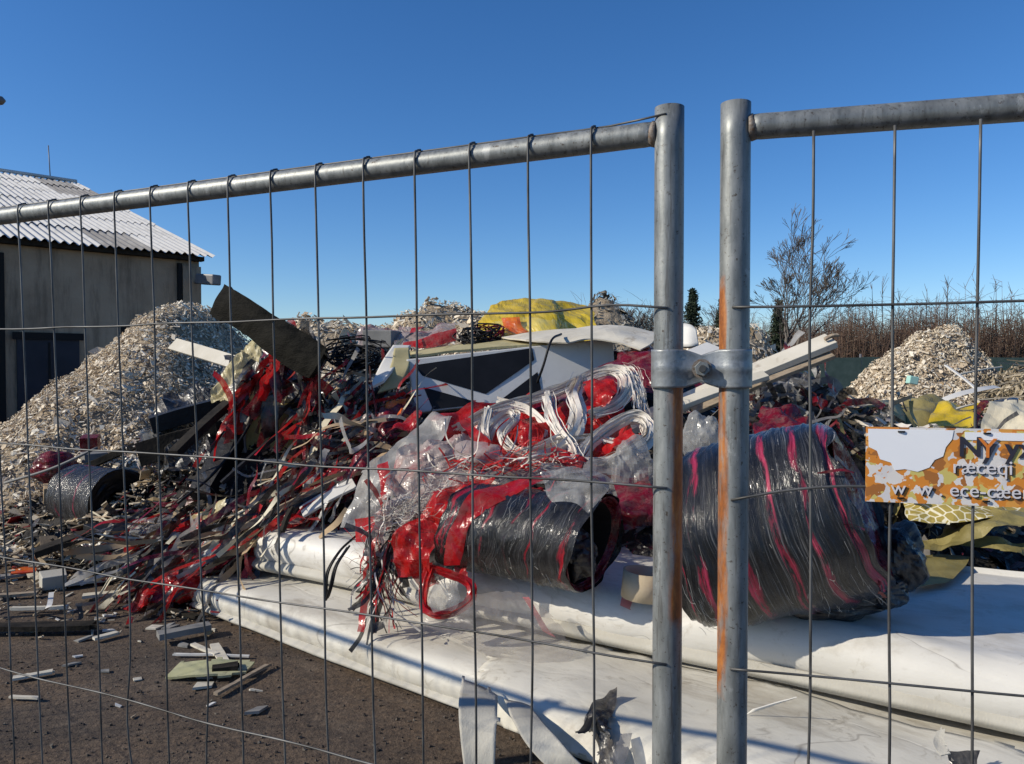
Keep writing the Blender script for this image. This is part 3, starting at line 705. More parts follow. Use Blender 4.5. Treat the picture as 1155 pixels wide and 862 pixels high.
heap(-4.6, 10.5, 2.65, 4.1, 2.28, 56000, .08, 1, 'large pale heap of shredded board flakes in front of the warehouse', flat=.17)
heap(-1.45, 16, 4.4, 3, 3.1, 12000, .2, 2, 'pointed pale heap of flakes behind the grey and red waste, left of the yellow tarp', flat=.04)
heap(-3.2, 14.2, 2.6, 2.4, 2.25, 6500, .18, 3, 'low pale heap of flakes showing over the dark slab', flat=.3)
heap(1.7, 15, 4.2, 2.4, 2.78, 8000, .22, 4, 'small dark heap of slabs right of the yellow tarp', 'heapdark', flat=.04)
heap(3.7, 13.5, 2.2, 1.8, 2.2, 6000, .17, 5, 'pale flake heap glimpsed between and beside the fence posts', flat=.25)
heap(6.0, 11, 2.15, 2.2, 2.15, 30000, .082, 6, 'steep pale flake heap on the right in front of the scrub', flat=.12)
rg = random.Random(15); mb = MB()
for k in range(1500):
    c = at(rg.uniform(1105, 1230), 430, rg.uniform(8.8, 10.4)); a = rg.uniform(0, 6.28); r = abs(c.x - 7.0) / 1.4
    c.z = max(.1, 1.62 - .9 * r * r) * rg.random() ** .35
    d = V((rg.gauss(-.4, .5), rg.gauss(-.2, .3), rg.gauss(.1, .3))) * rg.uniform(.3, .8)
    mb.tube([c - d * .5, c + V((0, 0, .1)), c + d * .5 - V((0, 0, .08))], [.012, .011, .006], 3, cap=False, smooth=False)
tag(mb.build('straw_heap', 'straw'), 'brown tangled heap of dry straw and laths at the right edge', 'heap', kind='stuff')

# ------------------------------------------------------------------ central waste mound (packed mass) with loose scraps
mb = MB(); rg = random.Random(31)
nx, ny = 130, 90
X0, X1, Y0, Y1 = -5.8, 8.6, 4.0, 12
for j in range(ny + 1):
    for i in range(nx + 1):
        x = X0 + (X1 - X0) * i / nx; y = Y0 + (Y1 - Y0) * j / ny; h = Hm(x, y)
        mb.v.append(V((x, y, h + (.12 * noise.noise(V((x * 2, y * 2, 1))) + .07 * noise.noise(V((x * 6, y * 6, 4))) if h > .02 else 0) - .03)))
mb.m = 1
for j in range(ny):
    for i in range(nx): a = j * (nx + 1) + i; mb.face((a, a + 1, a + nx + 2, a + nx + 1))
mb.m = 0
for k in range(13000):
    x = rg.uniform(-5, 7.5); y = rg.uniform(4.6, 9.5); h = Hm(x, y)
    if h < .03: continue
    e = .1; nn = V((Hm(x - e, y) - Hm(x + e, y), Hm(x, y - e) - Hm(x, y + e), 2 * e)).normalized()
    nn = (nn + V((rg.gauss(0, .5), rg.gauss(0, .5), rg.gauss(0, .3)))).normalized()
    mb.shard(V((x, y, h + rg.uniform(-.03, .07))), .05 + .22 * rg.random() ** 3, nn, rg, rg.uniform(1.2, 6), .005)
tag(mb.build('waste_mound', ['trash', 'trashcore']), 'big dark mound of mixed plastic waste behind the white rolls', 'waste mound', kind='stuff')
mb = MB()
for k in range(8000):
    y = 4.5 + 5.5 * rg.random() ** 1.3; x = rg.uniform(-.78, -.34) * y - .2
    d = noise.noise(V((x * .9, y * .9, 8)))
    if y < 6.2 and rg.random() > .75 * max(0, (y - 4.5 - .5 * noise.noise(V((x * 1.3, 0, 3)))) / 1.7) ** 1.4: continue
    if d < -.2: continue
    sz = (.03 + .26 * rg.random() ** 3) * (1 if y > 5.6 else .4)
    mb.shard(V((x, y, .02 + max(0, d) * .3 * rg.random() + Hm(x, y))), sz, (rg.gauss(0, .35), rg.gauss(0, .35), 1), rg, rg.uniform(1.2, 5), .008)
tag(mb.build('board_litter', 'litter', origin=(-4, 7, 0)), 'trampled litter of board flakes and scraps on the ground at the left', 'litter', kind='stuff')

# ------------------------------------------------------------------ white flattened rolls
def stack(name, A, u, v, L, W, z0, z1, rad, label, mt, seed, nseg=150, wav=.012, part=None):
    root = empty(name, (A.x, A.y, z0), label, 'vinyl roll')
    prof = []
    h = z1 - z0; k = 12
    for i in range(k + 1):
        a = -math.pi / 2 - math.pi * i / k; prof.append((rad + rad * math.cos(a), z0 + h / 2 + h / 2 * math.sin(a)))
    for i in range(1, 25): prof.append((rad + (W - 2 * rad) * i / 24, z1 - (.03 if z0 > .1 else .012) * (1 - math.exp(-i / 3)) + .006 * math.sin(i * .7 + seed)))
    for i in range(k + 1):
        a = math.pi / 2 - math.pi * i / k; prof.append((W - rad + rad * math.cos(a), z0 + h / 2 + h / 2 * math.sin(a)))
    mb = MB(); n = len(prof)
    for i in range(nseg + 1):
        t = i / nseg * L
        for (pv, pz) in prof:
            wob = wav * 1.5 * noise.noise(V((t * 1.3, pv * 1.2, seed))) + wav * .4 * noise.noise(V((t * 5, pv * 4, seed + 3))) + wav * .55 * crumple(V((t * 1.5, pv * 2.6, seed))) * max(0, noise.noise(V((t * .9, pv * .8, seed + 9))) + .35)
            q = A + u * t + v * (pv + wob); q.z = max(z0, pz + (wob * 1.2 if pz > z0 + .02 else 0)); mb.v.append(q)
    for i in range(nseg):
        for k2 in range(n):
            a = i * n + k2; b = i * n + (k2 + 1) % n; mb.face((a, a + n, b + n, b), True)
    mb.face(list(range(n))); mb.face([nseg * n + i for i in reversed(range(n))])
    mb.build('folded_vinyl', mt, root)
    # the outer turn of the vinyl ends in a loose lip along the front
    mb = MB()
    rows = []
    for (pv, pz) in ((.02, z0 + h * .28), (-.012, z0 + h * .16), (.008, z0 + .012)):
        rows.append([A + u * (L * s_ + .01) + v * (pv + .008 * math.sin(s_ * 17 + seed)) + V((0, 0, pz)) for s_ in (0, .2, .4, .6, .8, 1)])
    mb.sheet(rows, 8, .006, 3, seed, smooth=True, thick=.006); mb.build('loose_edge', 'vinylback', root)
    return root
A1 = V((-2.13, 5.06, 0)); u1 = V((.776, -.63, 0)).normalized(); v1 = V((.63, .776, 0)).normalized()
stack('vinyl_roll', A1, u1, v1, 5.4, 2.0, .01, .205, .10, 'lower flattened cream white vinyl roll lying on the ground', 'vinyl2', 2)
A2 = V((-1.76, 5.22, 0)); u2 = V((.839, -.544, 0)).normalized(); v2 = V((.544, .839, 0)).normalized()
stack('vinyl_roll', A2, u2, v2, 5.2, 1.7, .225, .50, .137, 'upper flattened white vinyl roll carrying the wrapped rolls', 'vinyl', 5)

# torn cover sheet hanging over the front of the lower roll
def S(u, vv, z): return A1 + u1 * u + v1 * vv + V((0, 0, z))
mb = MB(); mb.sheet([[S(2.62, .62, .212), S(3.2, .72, .214), S(3.9, .74, .212), S(4.9, .76, .212)],
                     [S(2.45, .25, .226), S(3.05, .3, .232), S(3.9, .3, .228), S(4.9, .3, .226)],
                     [S(2.5, .0, .20), S(3.0, -.02, .212), S(3.9, -.01, .212), S(4.9, .0, .212)],
                     [S(2.75, -.10, .07), S(3.15, -.13, .09), S(3.9, -.11, .09), S(4.9, -.1, .09)]], 16, .016, 4.2, 4, torn=1.3, smooth=True, thick=.006)
tag(mb.build('vinyl_sheet', 'vinyl2'), 'torn cream vinyl sheet draped over the front of the lower roll', 'sheet')
mb = MB(); mb.sheet([[at(518, 762, 3.35), at(540, 770, 3.3), at(563, 785, 3.25)], [at(514, 795, 3.05), at(538, 802, 3.03), at(565, 808, 3.0)],
                     [at(516, 830, 2.95), at(538, 836, 2.93), at(563, 838, 2.9)], [at(521, 872, 2.9), at(540, 878, 2.9), at(561, 874, 2.88)],
                     [at(524, 900, 2.9), at(540, 902, 2.9), at(558, 900, 2.9)]], 7, .008, 5, 3, torn=.6, smooth=True, thick=.005)
tag(mb.build('vinyl_strip', 'vinylback'), 'woven backed vinyl strip hanging loose at the front of the lower roll', 'strip')
mb = MB(); mb.sheet([[at(564, 786, 3.25), at(580, 792, 3.2), at(600, 798, 3.15)], [at(575, 812, 3.0), at(598, 815, 2.98), at(620, 822, 2.95)],
                     [at(592, 842, 2.9), at(620, 848, 2.88), at(645, 850, 2.85)], [at(620, 872, 2.85), at(640, 872, 2.85), at(664, 866, 2.83)]], 7, .012, 5, 8, torn=.8, smooth=True, thick=.005)
tag(mb.build('vinyl_flap', 'vinylback'), 'drooping triangular vinyl flap beside the hanging strip', 'strip')
mb = MB(); mb.sheet([[at(545, 772, 3.45), at(575, 760, 3.55), at(605, 742, 3.65)], [at(560, 785, 3.35), at(595, 775, 3.4), at(630, 752, 3.5)], [at(578, 800, 3.3), at(605, 790, 3.3), at(640, 765, 3.35)]], 8, .012, 6, 9, torn=1, thick=.004)
tag(mb.build('vinyl_scrap', 'vinylback'), 'torn grey backing scrap lying above the hanging strip', 'scrap')
mb = MB(); mb.sheet([[at(688, 777, 3.2), at(697, 772, 3.18)], [at(668, 792, 3.08), at(697, 795, 3.05)], [at(655, 815, 2.98), at(692, 812, 2.95)], [at(668, 838, 2.9), at(690, 832, 2.88)], [at(672, 872, 2.8), at(702, 868, 2.78)]], 9, .04, 9, 6, torn=.9)
tag(mb.build('black_scrap_or_hole', 'blackfilm'), 'ragged black plastic scrap hanging from a tear in the cream sheet', 'scrap')
mb = MB(); mb.sheet([[at(660, 800, 3.02), at(672, 795, 3.02)], [at(648, 822, 2.9), at(668, 818, 2.9)], [at(645, 826, 2.86), at(650, 830, 2.86)]], 7, .025, 9, 16, torn=.8)
tag(mb.build('black_scrap_or_hole', 'blackpl'), 'small pointed black scrap left of the ragged one', 'scrap')
mb = MB(); mb.sheet([[at(700, 828, 2.9), at(716, 822, 2.9)], [at(690, 850, 2.8), at(710, 846, 2.8)], [at(692, 876, 2.72), at(706, 876, 2.72)]], 7, .03, 9, 26, torn=.8)
tag(mb.build('grey_scrap', 'greyfilm'), 'crumpled grey film scrap under the ragged black one', 'scrap')
mb = MB(); mb.sheet([[at(1056, 822, 2.62), at(1068, 820, 2.62)], [at(1050, 838, 2.58), at(1068, 842, 2.56)], [at(1060, 856, 2.52), at(1075, 852, 2.52)]], 7, .012, 9, 36, torn=.8, thick=.004)
tag(mb.build('vinyl_scrap', 'vinylback'), 'curled pale tear flap low on the right of the cream sheet', 'scrap')
mb = MB(); mb.sheet([[at(1062, 846, 2.54), at(1085, 850, 2.54), at(1108, 848, 2.54)], [at(1070, 862, 2.5), at(1088, 866, 2.48), at(1105, 862, 2.5)], [at(1078, 880, 2.45), at(1092, 884, 2.45), at(1104, 880, 2.45)]], 6, .03, 12, 46, torn=.8)  # black sheet put in for the shade inside the tear
tag(mb.build('black_scrap_or_hole', 'blackfilm'), 'black sheet for the shade inside a torn hole, bottom right of the cream sheet', 'scrap')
mb = MB(); mb.sheet([[at(843, 806, 2.98), at(880, 793, 2.96)], [at(850, 800, 2.97), at(897, 786, 2.95)]], 6, .01, 7, 56, smooth=True, thick=.004)
tag(mb.build('vinyl_scrap', 'vinyl'), 'small lifted white flap under the upper roll right of the posts', 'scrap')

# ------------------------------------------------------------------ stretch wrapped rolls
def lump(name, c, r, mt, label, cat, seed, amp=.25, sub=(60, 40), group=None):
    mb = MB(); nu, nv = sub; c = V(c)
    for j in range(nv + 1):
        ph = math.pi * j / nv
        for i in range(nu):
            th = 2 * math.pi * i / nu; d = V((math.sin(ph) * math.cos(th), math.sin(ph) * math.sin(th), math.cos(ph)))
            q = d * 2.2 + V((seed * 3.1, seed, 0)); k = 1 + amp * (crumple(q) * .8 + .5 * noise.noise(d * 1.3 + V((seed, 0, 0))))
            mb.v.append(c + V((d.x * r[0], d.y * r[1], d.z * r[2])) * k)
    for j in range(nv):
        for i in range(nu):
            a = j * nu + i; b = j * nu + (i + 1) % nu; mb.face((a, b, b + nu, a + nu), False)
    return tag(mb.build(name, mt), label, cat, group)
def pl(L): return [at(*p) for p in L]
def sheet_thing(name, ctrl, mt, label, cat, seed, n=10, amp=.05, freq=5, torn=1, holes=0):
    mb = MB(); mb.sheet([pl(r) for r in ctrl], n + 6, amp * 1.25, freq * 1.2, seed, torn=torn, holes=holes); return tag(mb.build(name, mt), label, cat)
def wrapped(name, rings, label, mt, endmt, sides=110, nz=.02, seed=0, hole=.3, capin=0.0, ragged=0, core=None):
    """rings: [(centre, a, b)] half-axis vectors of each ring; last ring's end is the visible end"""
    c0, a0, b0 = rings[len(rings) // 2]
    root = empty(name, V((c0.x, c0.y, c0.z - a0.length)), label, 'wrapped roll')
    n = 64; mb = MB(); R_ = []
    for i in range(n + 1):
        t = i / n * (len(rings) - 1); k = min(int(t), len(rings) - 2); f = t - k
        c = rings[k][0].lerp(rings[k + 1][0], f); a = rings[k][1].lerp(rings[k + 1][1], f); b = rings[k][2].lerp(rings[k + 1][2], f)
        R_.append((c, a, b))
        rr = 1 + nz * 1.0 * noise.noise(V((i * .55, seed, 1))) + (nz if i % 7 == 0 else 0) * .5
        for j in range(sides):
            th = 2 * math.pi * j / sides
            q = rr + nz * 1.3 * noise.noise(V((math.cos(th) * 2.2, math.sin(th) * 2.2, i * .22 + seed))) + nz * .5 * noise.noise(V((math.cos(th) * 7, math.sin(th) * 7, i * 1.1 + seed))) + nz * .75 * crumple(V((math.cos(th) * 2.6, math.sin(th) * 2.6, i * .13 + seed)))
            ax = (rings[-1][0] - rings[0][0]).normalized() * (nz * 1.2 * noise.noise(V((math.cos(th) * 2, math.sin(th) * 2, seed + 5 + i * .1))))
            if ragged and i == n: ax = ax + (rings[-1][0] - rings[0][0]).normalized() * ragged * (.3 + noise.noise(V((math.cos(th) * 2.5, math.sin(th) * 2.5, seed))))
            mb.v.append(c + (a * math.cos(th) + b * math.sin(th)) * q + ax)
    for i in range(n):
        for j in range(sides):
            a = i * sides + j; b = i * sides + (j + 1) % sides
            u0, u1_ = j / sides, (j + 1) / sides
            mb.face((a, b, b + sides, a + sides), True, ((u0, i / n), (u1_, i / n), (u1_, (i + 1) / n), (u0, (i + 1) / n)))
    body = mb.build('wrapping', mt, root)
    for (idx, sg) in ((0, -1), (-1, 1)):
        c, a, b = R_[idx]; ax = (rings[-1][0] - rings[0][0]).normalized() * sg
        mb = MB(); lv = 9; m_ = 48
        for l in range(lv + 1):
            f = 1 - (1 - hole) * l / lv
            for j in range(m_):
                th = 2 * math.pi * j / m_
                d = -capin * (l / lv) + .018 * noise.noise(V((l * 2.1, math.cos(th) * 1.5, math.sin(th) * 1.5 + seed)))
                mb.v.append(c + (a * math.cos(th) + b * math.sin(th)) * f * .985 + ax * d)
        for l in range(lv):
            for j in range(m_):
                p = l * m_ + j; q = l * m_ + (j + 1) % m_; mb.face((p, q, q + m_, p + m_))
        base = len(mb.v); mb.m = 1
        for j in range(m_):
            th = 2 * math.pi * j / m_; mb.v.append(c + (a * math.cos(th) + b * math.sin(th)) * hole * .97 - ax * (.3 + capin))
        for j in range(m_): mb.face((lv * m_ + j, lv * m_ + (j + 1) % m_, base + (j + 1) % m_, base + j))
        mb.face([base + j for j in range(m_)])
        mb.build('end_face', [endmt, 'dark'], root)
    return root
# right big roll
def ring(top, bot, b): return ((top + bot) / 2, (top - bot) / 2, b)
def grow_ring(r, ax_, d, k): return (r[0] + ax_ * d, r[1] * k, r[2] * k)
r0 = ring(at(766, 514, 3.56), at(800, 704, 3.42), V((.15, .31, .02))); r1 = ring(at(920, 478, 3.40), at(998, 668, 3.30), V((.16, .29, .02)))
def r0m(t, k): return (r0[0].lerp(r1[0], t), r0[1].lerp(r1[1], t) * k, r0[2].lerp(r1[2], t) * k)
rollR = wrapped('wrapped_roll', [grow_ring(r0, (r1[0] - r0[0]).normalized(), -.03, .9), r0m(.06, 1.0), r0m(.3, 1.05), r0m(.55, 1.04), r0m(.8, 1.05), r1, grow_ring(r1, (r1[0] - r0[0]).normalized(), .05, .9)], 'biggest wrapped roll, black with diagonal pink bands, right of the fence posts', 'wrapR', 'darkred', nz=.024, seed=3, hole=.28, capin=.05, ragged=.05)
rg = random.Random(44); mb = MB(); mb2 = MB()
for k in range(110):
    t = rg.random(); c = r0[0].lerp(r1[0], t); a = r0[1].lerp(r1[1], t); b = r0[2].lerp(r1[2], t)
    th = math.pi * 1.5 + rg.gauss(-.55, .45)   # camera-facing low side
    p = c + (a * math.cos(th) + b * math.sin(th)) * 1.02
    q = c + (a * math.cos(th - .22) + b * math.sin(th - .22)) * rg.uniform(1.0, 1.05); d = V((rg.gauss(0.03, .04), rg.gauss(-.01, .02), rg.gauss(-.03, .03)))
    mb.ribbon([p, (p + q) / 2 + V((0, -.006, 0)), q + d * .2, q + d * .45], rg.choice((.0008, .0011, .0016)), V((0, 1, 0)))
tag(mb.build('loose_threads', 'string', rollR), None, kind='stuff')
mb = MB()
for k in range(14):
    t = rg.uniform(.95, 1.02); c = r0[0].lerp(r1[0], t); a = r1[1]; b = r1[2]; th = math.pi * 2 - rg.uniform(-.9, 2.9)
    p = c + (a * math.cos(th) + b * math.sin(th)) * rg.uniform(.9, 1.03); d = V((rg.uniform(.02, .12), rg.gauss(0, .04), rg.gauss(-.03, .04)))
    mb.ribbon(catmull([p - V((.03, 0, 0)), p + d * .5 + V((0, -.01, .015)), p + d], 4), rg.uniform(.008, .02), V((0, 1, .3)), rg.gauss(0, 1))
tag(mb.build('torn_film_edge', 'darkred', rollR), None, kind='stuff')
# centre roll
cc = ath(600, 662, .5); ax = u2
cz = cc + V((0, 0, .248)) + v2 * .06
a_ = V((0, 0, .232)) + u2 * .05; b_ = v2 * .262
rollC = wrapped('wrapped_roll', [(cz - ax * .46, a_, b_), (cz - ax * .05, a_ * .97, b_ * .97), (cz + ax * .33, a_ * 1.03, b_ * 1.03)], 'black wrapped roll with red rim lying left of the fence posts', 'wrapC', 'darkred', nz=.034, seed=9, hole=.86, capin=.04, ragged=.02)
mb = MB()
for k in range(36):
    t = rg.uniform(-.44, .3); th = rg.uniform(math.pi * 1.15, math.pi * 1.95); rr = .252 * rg.uniform(.99, 1.05)
    pts = []
    for i in range(6):
        g = th + i * rg.uniform(.06, .13); pts.append(cz + ax * (t + rg.gauss(0, .006)) + V((0, 0, math.cos(g) * rr)) + v2 * math.sin(g) * rr)
    mb.ribbon(pts, rg.choice((.001, .0013, .002)), V((0, 1, 0)))
tag(mb.build('loose_threads', 'string', rollC), None, kind='stuff')
lump('film_or_filler', cz + ax * .20 - V((0, 0, .06)), (.12, .13, .13), 'blackfilm', 'black lump added for the dark hollow in the open end of the red rimmed roll', 'film', 21, .3)  # added lump, its black stands for the dark inside the roll
sheet_thing('film_sheet', [[(610, 528, 4.0), (668, 528, 3.95), (690, 540, 3.9)], [(612, 545, 3.78), (660, 545, 3.66), (684, 560, 3.6)], [(622, 566, 3.7), (650, 572, 3.58), (664, 580, 3.54)]], 'clear', 'clear film clinging over the top right of the red rimmed roll', 'film', 112, 10, .03, 6, .8)
# left roll
cl = at(108, 562, 6.7); aL = V((0, 0, .275)); axL = V((.84, -.54, 0)).normalized(); bL = V((.54, .84, 0)) * .275
rollL = wrapped('wrapped_roll', [(cl - axL * .3, aL, bL), (cl + axL * .05, aL * .97, bL * .97), (cl + axL * .38, aL * 1.02, bL * 1.02)], 'grey wrapped roll with pink threads, smaller one lying far left below the heap', 'wrapL', 'blackpl', nz=.02, seed=17, hole=.35, capin=.03)

# beige tub with dark inside beside the centre roll
tb = ath(722, 676, .5) + v2 * .03; t_ = empty('tub', tb, 'short beige tub standing on the upper roll behind the left fence post', 'tub')
mb = MB(); mb.pipe(tb + V((0, 0, .0)), tb + V((.012, 0, .13)), .105, .094, 28); mb.build('wall', 'palewood', t_)
mb = MB(); mb.tube([tb + V((0, 0, .004)), tb + V((0, 0, .014))], .093, 24); mb.build('bottom', 'dark', t_)
# black bag behind right end of big roll
lump('bag_or_filler', at(1012, 630, 3.5), (.12, .14, .16), 'blackfilm', 'crumpled black bag tucked against the right end of the biggest roll', 'bag', 5, .3)
lump('bag_or_filler', at(930, 676, 3.46), (.28, .15, .085), 'blackfilm', 'flat black lump added under the biggest roll where its shadow lies', 'bag', 8, .25)  # added black support, stands in for the dark shadow under the roll
lump('film_or_filler', at(985, 662, 3.45), (.13, .13, .1), 'blackfilm', 'black lump added in shadow to prop the right end of the biggest roll', 'film', 9, .3)  # added black prop in that shadow, holding the raised roll end
lump('film_or_filler', at(793, 500, 4.05), (.11, .12, .16), 'clear', 'cloudy clear film bundle between the fence posts above the biggest roll', 'film', 6, .22)
lump('film_or_filler', at(714, 535, 4.35), (.15, .15, .2), 'clear', 'cloudy grey film bundle against the left fence post beside the straps', 'film', 7, .3)

# ------------------------------------------------------------------ white fascia panel with black print
D0, D1 = 6.25, 6.55
fp = empty('fascia_panel', at(470, 466, D0), 'white fascia panel with large black printed shapes leaning on the mound', 'panel')
TL, TR, BL, BR = at(458, 405, D0), at(692, 381, D1), at(470, 466, D0 - .1), at(694, 440, D1 - .1)
def fpt(x, y): return (TL.lerp(TR, x)).lerp(BL.lerp(BR, x), y)
nF = (TR - TL).cross(BL - TL).normalized(); nF = nF if nF.y < 0 else -nF
mb = MB(); back = -nF * .10
b = len(mb.v); mb.v += [TL, TR, BR, BL, TL + back, TR + back, BR + back, BL + back]
for q in ((0, 3, 2, 1), (4, 5, 6, 7), (0, 1, 5, 4), (3, 7, 6, 2), (0, 4, 7, 3), (1, 2, 6, 5)): mb.face(q)
mb.build('board', 'whitebd', fp, bevel=.012)
def poly_on(pts, name, off=.004, mt='blackpr'):
    mb = MB(); b = len(mb.v); P = [fpt(*p) for p in pts]
    mb.v += [p + nF * off for p in P] + [p + nF * .0005 for p in P]; n = len(P)
    mb.face(range(n)); 
    for i in range(n): mb.face((i, i + n, (i + 1) % n + n, (i + 1) % n))
    return mb.build(name, mt, fp)
poly_on([(.03, .13), (.595, .04), (.60, .27), (.345, .80), (.06, .34)], 'black_print')
poly_on([(.055, .55), (.33, .98), (.08, .97)], 'black_print')
poly_on([(.61, .50), (.62, .86), (.40, .97)], 'black_print')
mb = MB(); mb.sheet([[at(462, 398, 6.9), at(540, 388, 7.0), at(615, 382, 7.0), at(690, 372, 7.1)], [at(464, 403, 6.4), at(540, 396, 6.5), at(615, 389, 6.55), at(690, 380, 6.7)]], 8, .012, 3, 4, smooth=True, thick=.02)
tag(mb.build('foam_sheet', 'olivebd'), 'olive foam sheet lying along the top of the fascia panel', 'sheet')
mb = MB(); mb.sheet([[at(566, 381, 6.9), at(640, 372, 6.9), at(688, 368, 6.9), at(742, 376, 6.7)], [at(600, 386, 6.45), at(650, 379, 6.45), at(692, 377, 6.4), at(735, 388, 6.2)], [at(640, 388, 6.3), at(668, 384, 6.3), at(700, 388, 6.2), at(722, 396, 6.1)]], 6, .012, 5, 5, thick=.012)
tag(mb.build('bent_sheet', 'creambd'), 'bent white sheet resting over the right end of the fascia panel', 'sheet')
mb = MB(); mb.sheet([[at(443, 391, 6.5), at(463, 392, 6.55)], [at(430, 412, 6.25), at(446, 416, 6.2)], [at(419, 440, 6.05), at(434, 432, 6.05)]], 8, .01, 3, 7, smooth=True, thick=.02)
tag(mb.build('board_scrap', 'whitebd'), 'white board scrap sloping down left of the fascia panel', 'board')
mb = MB(); mb.sheet([[at(444, 395, 6.4), at(462, 395, 6.45)], [at(440, 418, 6.2), at(461, 420, 6.2)], [at(426, 445, 6.1), at(448, 438, 6.15)]], 8, .02, 4, 8, smooth=True, thick=.03)
tag(mb.build('foam_scrap', 'olivebd'), 'yellowish foam piece under the sloping white board scrap', 'foam')
# yellow tarp
tp = empty('tarp', at(600, 376, 7.6), 'shiny yellow tarp bundled on top of the mound', 'tarp')
mb = MB(); rows = []; rt = random.Random(12); TS = sorted([0, 1] + [rt.uniform(.05, .95) for _ in range(10)]); FS = [rt.gauss(0, 1) for _ in range(12)]
for (ya, D, x0_, x1_) in ((360, 8.5, 540, 672), (338, 8.0, 562, 662), (346, 7.6, 552, 668), (360, 7.25, 545, 676), (384, 7.05, 540, 690)):
    row = []
    for i in range(12):
        t = TS[i]; px = x0_ + (x1_ - x0_) * t + rt.gauss(0, 2.5)
        sag = 16 * abs(t - .38) ** 1.5 if ya < 365 else 6 * abs(t - .5)
        fold = FS[i] * (.03 if ya == 338 else .075 if ya < 370 else .11) * rt.uniform(.7, 1.2)
        row.append(at(px, ya + sag + rt.gauss(0, .8) + -1.0 * FS[i], D - fold))
    rows.append(row)
mb.sheet(rows, 6, .022, 8, 3)
mb.build('tarp_sheet', 'yellow', tp)
mb = MB(); mb.sheet([[at(562, 357, 7.15), at(590, 356, 7.12)], [at(565, 366, 7.05), at(594, 370, 7.02)], [at(568, 374, 7.0), at(604, 379, 6.98)]], 8, .03, 6, 3, torn=.5)
mb.build('orange_patch', 'yelloworange', tp)
# red and white bag, grey box
mb = MB(); mb.sheet([[at(450, 367, 7.5), at(480, 371, 7.4), at(512, 362, 7.5)], [at(446, 378, 7.1), at(480, 382, 7.05), at(515, 374, 7.1)], [at(446, 391, 6.95), at(480, 391, 6.9), at(516, 386, 6.95)]], 9, .05, 5, 2); b1 = mb.build('film_bag', 'pinkw')
tag(b1, 'white film bag with a red band lying left of the yellow tarp', 'bag')
mb = MB(); mb.sheet([[at(455, 387, 6.95), at(480, 382, 6.95), at(514, 370, 7.0)], [at(455, 393, 6.88), at(485, 391, 6.86), at(514, 384, 6.92)]], 8, .03, 6, 9); mb.build('red_band', 'red', b1)
mb = MB(); mb.sheet([[at(464, 371, 7.2), at(478, 368, 7.2)], [at(462, 377, 7.1), at(472, 372, 7.12)]], 7, .02, 6, 9); mb.build('red_band', 'red', b1)
mb = MB(); mb.beam(at(415, 383, 7.2), at(448, 383, 7.15), .3, .16); tag(mb.build('grey_box', 'greybd', bevel=.01), 'plain grey box left of the red banded white bag', 'box')
# cable coils
def coil(c, r, n, label, seed, mt='cable', thick=.007, sq=.5):
    rg = random.Random(seed); mb = MB(); c = V(c)
    for k in range(n):
        pts = []; rr = r * rg.uniform(.5, 1.1); ph = rg.uniform(0, 6.28); ox = V((rg.gauss(0, r * .35), rg.gauss(0, r * .3), rg.gauss(0, r * .18)))
        for i in range(14):
            a = ph + i / 13 * rg.uniform(4, 6.8); pts.append(c + ox + V((math.cos(a) * rr * 1.25, math.sin(a) * rr * .6 + rg.gauss(0, .01), math.sin(a) * rr * sq + rg.gauss(0, .012))))
        mb.tube(catmull(pts, 2), thick * rg.uniform(.6, 1.2), 5)
    return tag(mb.build('cable_coil', mt), label, 'cable')
coil(at(538, 378, 6.95), .13, 16, 'tangled black cable coil just left of the yellow tarp', 4)
coil(at(400, 402, 6.6), .2, 22, 'loose black cable bunch under the pale heap left of the grey box', 5)
coil(at(556, 375, 7.0), .1, 8, 'dark red wire coil in front of the yellow tarp', 6, 'darkred')

# ------------------------------------------------------------------ straps and film in the middle
def strap_bundle(pts, n, spread, w_, label, seed, mt='strap'):
    rg = random.Random(seed); mb = MB(); P = catmull(pts, 9)
    if mt == 'strap': n = int(n * 1.7); spread *= .95
    for k in range(n):
        o = V((rg.gauss(0, spread), rg.gauss(0, spread), rg.gauss(0, spread))); Q = []
        for i, p in enumerate(P):
            Q.append(p + o * (1 + .6 * noise.noise(V((i * .13, k, seed)))) + .22 * spread * V((noise.noise(V((i * .3, k * 3, 1))), noise.noise(V((i * .3, k * 3, 5))), noise.noise(V((i * .3, k * 3, 9))))))
        mb.ribbon(Q, w_ * ((rg.uniform(.9, 2.0) if k % 3 == 0 else rg.uniform(.2, .5)) if mt == 'strap' else rg.uniform(.6, 1.3)), V((0, 1, .3)), rg.gauss(0, .45), rg.uniform(-.4, .4))
    return tag(mb.build('strap_bundle', mt), label, 'strap')
strap_bundle(pl([(520, 482, 5.0), (560, 462, 5.05), (610, 448, 5.1), (650, 432, 5.15), (680, 419, 5.15), (703, 422, 5.1), (708, 440, 5.0), (694, 458, 4.9), (668, 468, 4.8)]), 24, .022, .016, 'long white strap bundle arching up to the right near the left fence post', 1)
strap_bundle(pl([(655, 428, 5.1), (648, 446, 4.9), (653, 470, 4.75), (645, 492, 4.65), (626, 508, 4.55), (596, 520, 4.5)]), 20, .018, .015, 'white strap bundle hanging down and bending left across the red net', 2)
strap_bundle(pl([(618, 446, 5.0), (622, 466, 4.8), (632, 488, 4.68), (646, 506, 4.55), (652, 528, 4.5)]), 16, .018, .015, 'white strap bundle crossing behind the hanging one', 3)
strap_bundle(pl([(646, 522, 4.5), (664, 500, 4.6), (688, 482, 4.7), (714, 470, 4.75), (730, 478, 4.7), (728, 496, 4.6), (704, 512, 4.5), (676, 524, 4.45), (648, 522, 4.45)]), 26, .02, .017, 'closed white strap loop lying beside the left fence post', 4)
